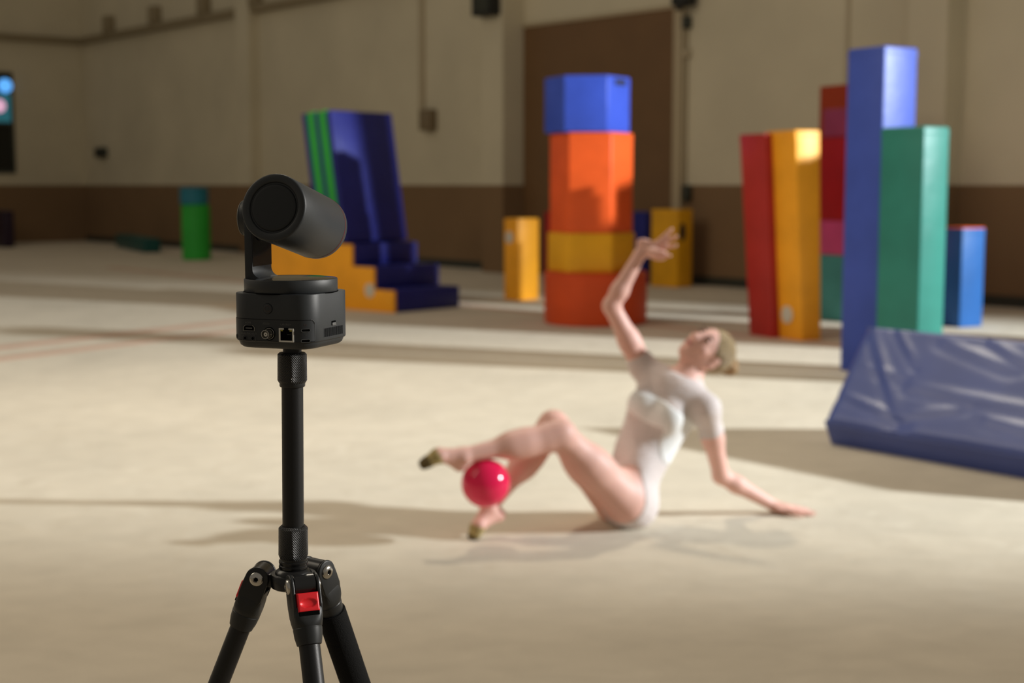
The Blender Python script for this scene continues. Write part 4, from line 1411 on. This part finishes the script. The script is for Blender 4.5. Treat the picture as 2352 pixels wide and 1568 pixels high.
# legs
def leg(hip, kne, ank, hee, bal, toe, side):
    calf_dir = unit(ank - kne); thigh_dir = unit(kne - hip)
    back = unit(thigh_dir * -1 + calf_dir * 0.2)     # hollow side of the knee
    back = unit(back - calf_dir * (back @ calf_dir))
    Bd.cone(hip, hip + (kne - hip) * 0.55, 0.087, 0.069, 0.04)
    Bd.cone(hip + (kne - hip) * 0.5, kne, 0.071, 0.050, 0.04)
    kc = kne - unit(thigh_dir * -0.5 + calf_dir * 0.5) * -0.004
    Bd.cone(kne, kne + calf_dir * 0.05, 0.048, 0.045, 0.03)
    Bd.cone(kne, kne + (ank - kne) * 0.5, 0.046, 0.040, 0.04)
    Bd.cone(kne + calf_dir * 0.06 + back * 0.012, kne + (ank - kne) * 0.45 + back * 0.012, 0.042, 0.042, 0.03)
    Bd.cone(kne + (ank - kne) * 0.38, ank, 0.042, 0.0275, 0.05)
    Bd.cone(ank, hee, 0.029, 0.024, 0.015)
    Bd.cone(ank, bal, 0.029, 0.024, 0.015)
    Bd.cone(hee, bal, 0.022, 0.021, 0.015)
    wd = unit(np.cross(bal - ank, hee - ank))
    Bd.cone(bal - wd * 0.014, toe - wd * 0.010, 0.020, 0.011, 0.012)
    Bd.cone(bal + wd * 0.014, toe + wd * 0.010, 0.020, 0.011, 0.012)
    for q in (-1, 1):
        Bd.ell(ank + wd * q * 0.022, ((0.014, 0, 0), (0, 0.014, 0), (0, 0, 0.014)), 0.012)
leg(hipL, kneL, ankL, heeL, balL, toeL, 1)
leg(hipR, kneR, ankR, heeR, balR, toeR, -1)
# arms
def arm(sh, el, wr):
    Bd.cone(sh, sh + (el - sh) * 0.45, 0.047, 0.040, 0.03)
    Bd.cone(sh + (el - sh) * 0.4, el, 0.041, 0.0325, 0.03)
    Bd.cone(el, el + (wr - el) * 0.3, 0.0335, 0.034, 0.02)
    Bd.cone(el + (wr - el) * 0.28, wr, 0.0345, 0.0235, 0.02)
arm(shR, elR, wrR); arm(shL, elL, wrL)
# right hand, raised: back of the hand up, fingers fanned to the right
def hand(wr, kn, out, nails, spread, lens, thumb_root, thumb, kb=0.008, curl=0.0):
    kn = np.array(kn); out = np.array(out, float)
    d0 = unit(kn - wr)
    side = unit(out)
    nrm = unit(np.cross(d0, side))
    Bd.cone(wr, wr + (kn - wr) * 0.5, 0.0205, 0.018, 0.015)
    Bd.ell((wr * 0.42 + kn * 0.58), (d0 * np.linalg.norm(kn - wr) * 0.58, side * 0.036, nrm * 0.0150), 0.014)
    for i, ln in enumerate(lens):
        off = (i - 1.5) * 0.0185
        root = kn + side * off - d0 * abs(i - 1.4) * 0.005
        di = unit(d0 + side * spread[i] + nrm * curl * 0.3)
        m1 = root + di * ln * 0.45
        d2 = unit(di + nrm * curl + side * spread[i] * 0.2)
        m2 = m1 + d2 * ln * 0.30
        d3 = unit(d2 + nrm * curl)
        m3 = m2 + d3 * ln * 0.25
        Bd.cone(root - di * 0.012, m1, 0.0102, 0.0092, kb)
        Bd.cone(m1, m2, 0.0092, 0.0084, 0.004)
        Bd.cone(m2, m3, 0.0084, 0.0074, 0.004)
    tr_ = np.array(thumb_root); tt = np.array(thumb)
    midp = (tr_ + tt) / 2 + nrm * 0.004
    Bd.cone(tr_, midp, 0.0150, 0.0112, 0.012)
    Bd.cone(midp, tt, 0.0112, 0.0088, 0.006)
knR = V(1515, 566, 5.555)
hand(wrR, knR, unit((0.25, -0.15, 1.0)), None, (-0.42, -0.16, 0.10, 0.62), (0.058, 0.074, 0.078, 0.070), V(1497, 577, 5.54), V(1527, 580, 5.515), curl=0.10)
gL = np.array(G(1832, 1180)); knL = gL + np.array([0, 0, 0.014])
hand(wrL, knL, unit((-0.35, 0.95, 0.12)), None, (-0.35, -0.12, 0.10, 0.30), (0.062, 0.076, 0.080, 0.070), np.array(G(1800, 1182)) + np.array([0, 0, 0.018]), np.array(G(1842, 1190)) + np.array([0, 0, 0.011]), curl=0.0)

# head: crown to the right, face turned up and a little to the camera
Uh = unit((0.854, 0.0, 0.50)); Fh = np.array([-0.427, -0.566, 0.70]); Fh = unit(Fh - Uh * (Fh @ Uh)); Sh = np.cross(Uh, Fh)   # Sh: her left side
def hp(u, s, f):
    return hc + Uh * u + Sh * s + Fh * f
Bd.cone(nck, hp(-0.035, 0, -0.025), 0.047, 0.046, 0.03)
Bd.cone(nck - spine * 0.01, hp(-0.06, 0, -0.005), 0.044, 0.034, 0.03)
Bd.ell(hp(0.025, 0, -0.012), (Uh * 0.082, Sh * 0.072, Fh * 0.092), 0.02)
Bd.ell(hp(-0.026, 0, 0.032), (Uh * 0.070, Sh * 0.056, Fh * 0.055), 0.03)
Bd.cone(hp(-0.074, 0.0, 0.050), hp(-0.078, 0.0, 0.057), 0.022, 0.018, 0.022)      # chin
for s in (-1, 1):
    Bd.cone(hp(-0.030, 0.052 * s, -0.005), hp(-0.071, 0.016 * s, 0.046), 0.018, 0.016, 0.02)     # jaw
    Bd.ell(hp(-0.012, 0.042 * s, 0.052), (Uh * 0.020, Sh * 0.022, Fh * 0.018), 0.015)             # cheek bone
    Bd.ell(hp(0.022, 0.031 * s, 0.081), (Uh * 0.013, Sh * 0.018, Fh * 0.012), 0.010, cut=True)    # eye socket
    Bd.ell(hp(0.021, 0.031 * s, 0.069), (Uh * 0.011, Sh * 0.014, Fh * 0.012), 0.004)              # eye ball under the lid
    Bd.ell(hp(-0.002, 0.075 * s, -0.012), (unit(Uh + Fh * -0.2) * 0.031, Sh * 0.008, Fh * 0.018), 0.006)   # ear
    Bd.ell(hp(-0.002, 0.083 * s, -0.009), (Uh * 0.016, Sh * 0.006, Fh * 0.009), 0.004, cut=True)
Bd.cone(hp(0.028, 0, 0.079), hp(-0.010, 0, 0.100), 0.009, 0.0105, 0.012)           # nose bridge to tip
Bd.ell(hp(-0.014, 0, 0.093), (Uh * 0.009, Sh * 0.017, Fh * 0.010), 0.008)
Bd.ell(hp(-0.041, 0, 0.080), (Uh * 0.011, Sh * 0.024, Fh * 0.012), 0.008)          # lips

# nothing reaches below the floor
fl_ = Bd.plane((0, 0, 0.0015), (0, 0, -1))
body_d = np.maximum(Bd.d, fl_)
field_object('body', body_d, 'skin', person)

# leotard: the body grown by a few millimetres, kept to trunk and short sleeves
Rg = Field()
Rg.cone(pel, wai, 0.20, 0.16, 0); Rg.cone(wai, che, 0.17, 0.19, 0); Rg.cone(che, nck, 0.17, 0.09, 0)
def clip(d, p, n_):
    return np.maximum(d, Rg.plane(p, n_))
trunk = Rg.d.copy()
# leave the arms out of the trunk region
trunk = clip(trunk, shL + unit(elL - shL) * 0.02, unit(elL - shL) * 1.0 + chest_side * 0.6) if False else trunk
# high-cut leg openings
for hip, kne, c_, tilt in ((hipL, kneL, 0.035, 0.9), (hipR, kneR, 0.035, -0.9)):
    dirn = unit(unit(kne - hip) * 1.0 + hip_side * tilt - unit(wai - pel) * 0.55)
    trunk = clip(trunk, hip + unit(kne - hip) * 0.035 + unit(wai - pel) * 0.030, dirn)
# neckline
trunk = clip(trunk, nck + spine * 0.006 + chest_fwd * 0.0, unit(spine + chest_fwd * 0.35))
# cut the upper arms off the trunk region
def armcut(sh, el, ln):
    dr_ = unit(el - sh)
    q = Field(); q.cone(sh + dr_ * (ln + 0.062), el, 0.062, 0.06, 0); return -q.d
trunk = np.maximum(trunk, armcut(shL, elL, 0.115)); trunk = np.maximum(trunk, armcut(shR, elR, 0.055))
Sl = Field()
Sl.cone(shL, shL + unit(elL - shL) * 0.115, 0.062, 0.062, 0)
sl_d = np.maximum(Sl.d, Rg.plane(shL + unit(elL - shL) * 0.115, elL - shL))
Sr = Field()
Sr.cone(shR, shR + unit(elR - shR) * 0.055, 0.062, 0.062, 0)
sr_d = np.maximum(Sr.d, Rg.plane(shR + unit(elR - shR) * 0.055, elR - shR))
region = np.minimum(np.minimum(trunk, sl_d), sr_d)
# keep clear of head and of the legs' lower parts
hd_ = Field(); hd_.cone(hp(0.03, 0, 0), hp(-0.07, 0, 0.03), 0.12, 0.075, 0); region = np.maximum(region, -hd_.d)
kn_ = Field()
for kne, ank in ((kneL, ankL), (kneR, ankR)):
    kn_.cone(kne, ank, 0.085, 0.07, 0)
region = np.maximum(region, -kn_.d)
leo = np.maximum(np.maximum(Bd.d - 0.0045, region), fl_)
leo_o = field_object('leotard', leo, 'leotard_sheer', person)
# opaque bust panel
Bp_ = Field(); Bp_.ell(rib + chest_fwd * 0.05, (chest_side * 0.15, spine * 0.062, chest_fwd * 0.10), 0.0)
Bp_.ell(rib + chest_fwd * 0.02 + chest_side * 0.12 - spine * 0.06, (chest_side * 0.07, spine * 0.10, chest_fwd * 0.08), 0.02)
bust = np.maximum(np.maximum(Bd.d - 0.0068, Bp_.d), region)
field_object('bust_panel', bust, 'bust_white', person)
# hair: a cap over the skull and a bun
Hr = Field()
Hr.ell(hp(0.026, 0, -0.024), (Uh * 0.091, Sh * 0.080, Fh * 0.100), 0.0)
hair = Hr.d
hair = np.maximum(hair, Rg.plane(hp(0.064, 0, 0.060), unit(Fh * 0.80 - Uh * 0.62)))
earcut = Field()
for s in (-1, 1):
    earcut.ell(hp(-0.008, 0.082 * s, -0.004), (Uh * 0.036, Sh * 0.034, Fh * 0.030), 0.0)
hair = np.maximum(hair, -earcut.d)
hair = np.maximum(hair, Rg.plane(hp(-0.040, 0, -0.02), -Uh))
field_object('hair', hair, 'hair', person)
Bn = Field(); Bn.ell(hp(0.052, 0.005, -0.122), (Uh * 0.042, Sh * 0.048, Fh * 0.040), 0.01)
Bn.cone(hp(0.060, -0.02, -0.128), hp(0.056, 0.03, -0.132), 0.028, 0.024, 0.01)
field_object('hair_bun', Bn.d, 'hair_bun', person)
sc_ = MB().ring(0.037, 0.009, 32, 8, frame(Vector(hp(0.052, 0.0, -0.100)), Vector(Sh), Vector(unit(np.cross(unit(Fh * -1 + Uh * 0.6), Sh))), Vector(unit(Fh * -1 + Uh * 0.6))))
sc_.build('scrunchie', 'scrunchie', person)
# eyes, brows and lips
for s in (-1, 1):
    e = Field() if False else None
    M_ = frame(Vector(hp(0.021, 0.031 * s, 0.0785)), Vector(Sh), Vector(Uh), Vector(Fh))
    MB().lathe([(0.0095, -0.006), (0.0085, 0.001), (0.004, 0.0035), (0.0005, 0.004)], 20, M_ @ Matrix.Diagonal((1.25, 0.62, 1, 1))).build('eye', 'eye_dark', person)
    MB().lathe([(0.016, -0.006), (0.015, 0.002), (0.008, 0.004), (0.0005, 0.0045)], 20, frame(Vector(hp(0.039, 0.032 * s, 0.0790)), Vector(Sh), Vector(Uh), Vector(Fh)) @ Matrix.Diagonal((1.0, 0.22, 1, 1))).build('eyebrow', 'eye_dark', person)
MB().lathe([(0.019, -0.008), (0.018, 0.002), (0.010, 0.005), (0.0005, 0.0055)], 24, frame(Vector(hp(-0.041, 0, 0.0885)), Vector(Sh), Vector(Uh), Vector(Fh)) @ Matrix.Diagonal((1.0, 0.42, 1, 1))).build('lips', 'lip', person)
# half shoes on the toes
for bal, toe, ank in ((balL, toeL, ankL), (balR, toeR, ankR)):
    q = Field(); q.cone(bal + (toe - bal) * -0.05, toe, 0.060, 0.05, 0)
    dd = np.maximum(np.maximum(Bd.d - 0.0035, q.d), Rg.plane(bal + (toe - bal) * 0.02, unit(bal - toe)))
    dd = np.maximum(dd, fl_)
    sh_o = field_object('toe_shoe', dd, 'toe_shoe', person)
    dark = np.maximum(np.maximum(Bd.d - 0.0050, q.d), Rg.plane(bal + (toe - bal) * 0.55, unit(bal - toe)))
    field_object('shoe_tip', np.maximum(dark, fl_), 'toe_sole', sh_o)

# the pink ball
bc = P(1115.5, 1109, 5.165); BR = 56.0 / F * (bc - Vector((0, 0, CAM_Z))).length
t = thing('gymnastics_ball', (bc.x, bc.y, bc.z - BR), 'glossy pink-red gymnastics ball held between calf and foot', 'ball')
prof = [(BR * math.sin(math.pi * i / 48) + 1e-5, -BR * math.cos(math.pi * i / 48)) for i in range(49)]
MB().lathe(prof, 72, Matrix.Translation(bc)).build('ball_skin', 'ball_pink', t, sharp=180)
vd = Vector((-0.2, 0.6, -0.75)).normalized()
MB().lathe([(0.006, -0.001), (0.006, 0.0005), (0.004, 0.0008)], 20, Matrix.Translation(bc + vd * (BR - 0.0003)) @ vd.to_track_quat('Z', 'Y').to_matrix().to_4x4()).build('valve', 'ball_pink', t)
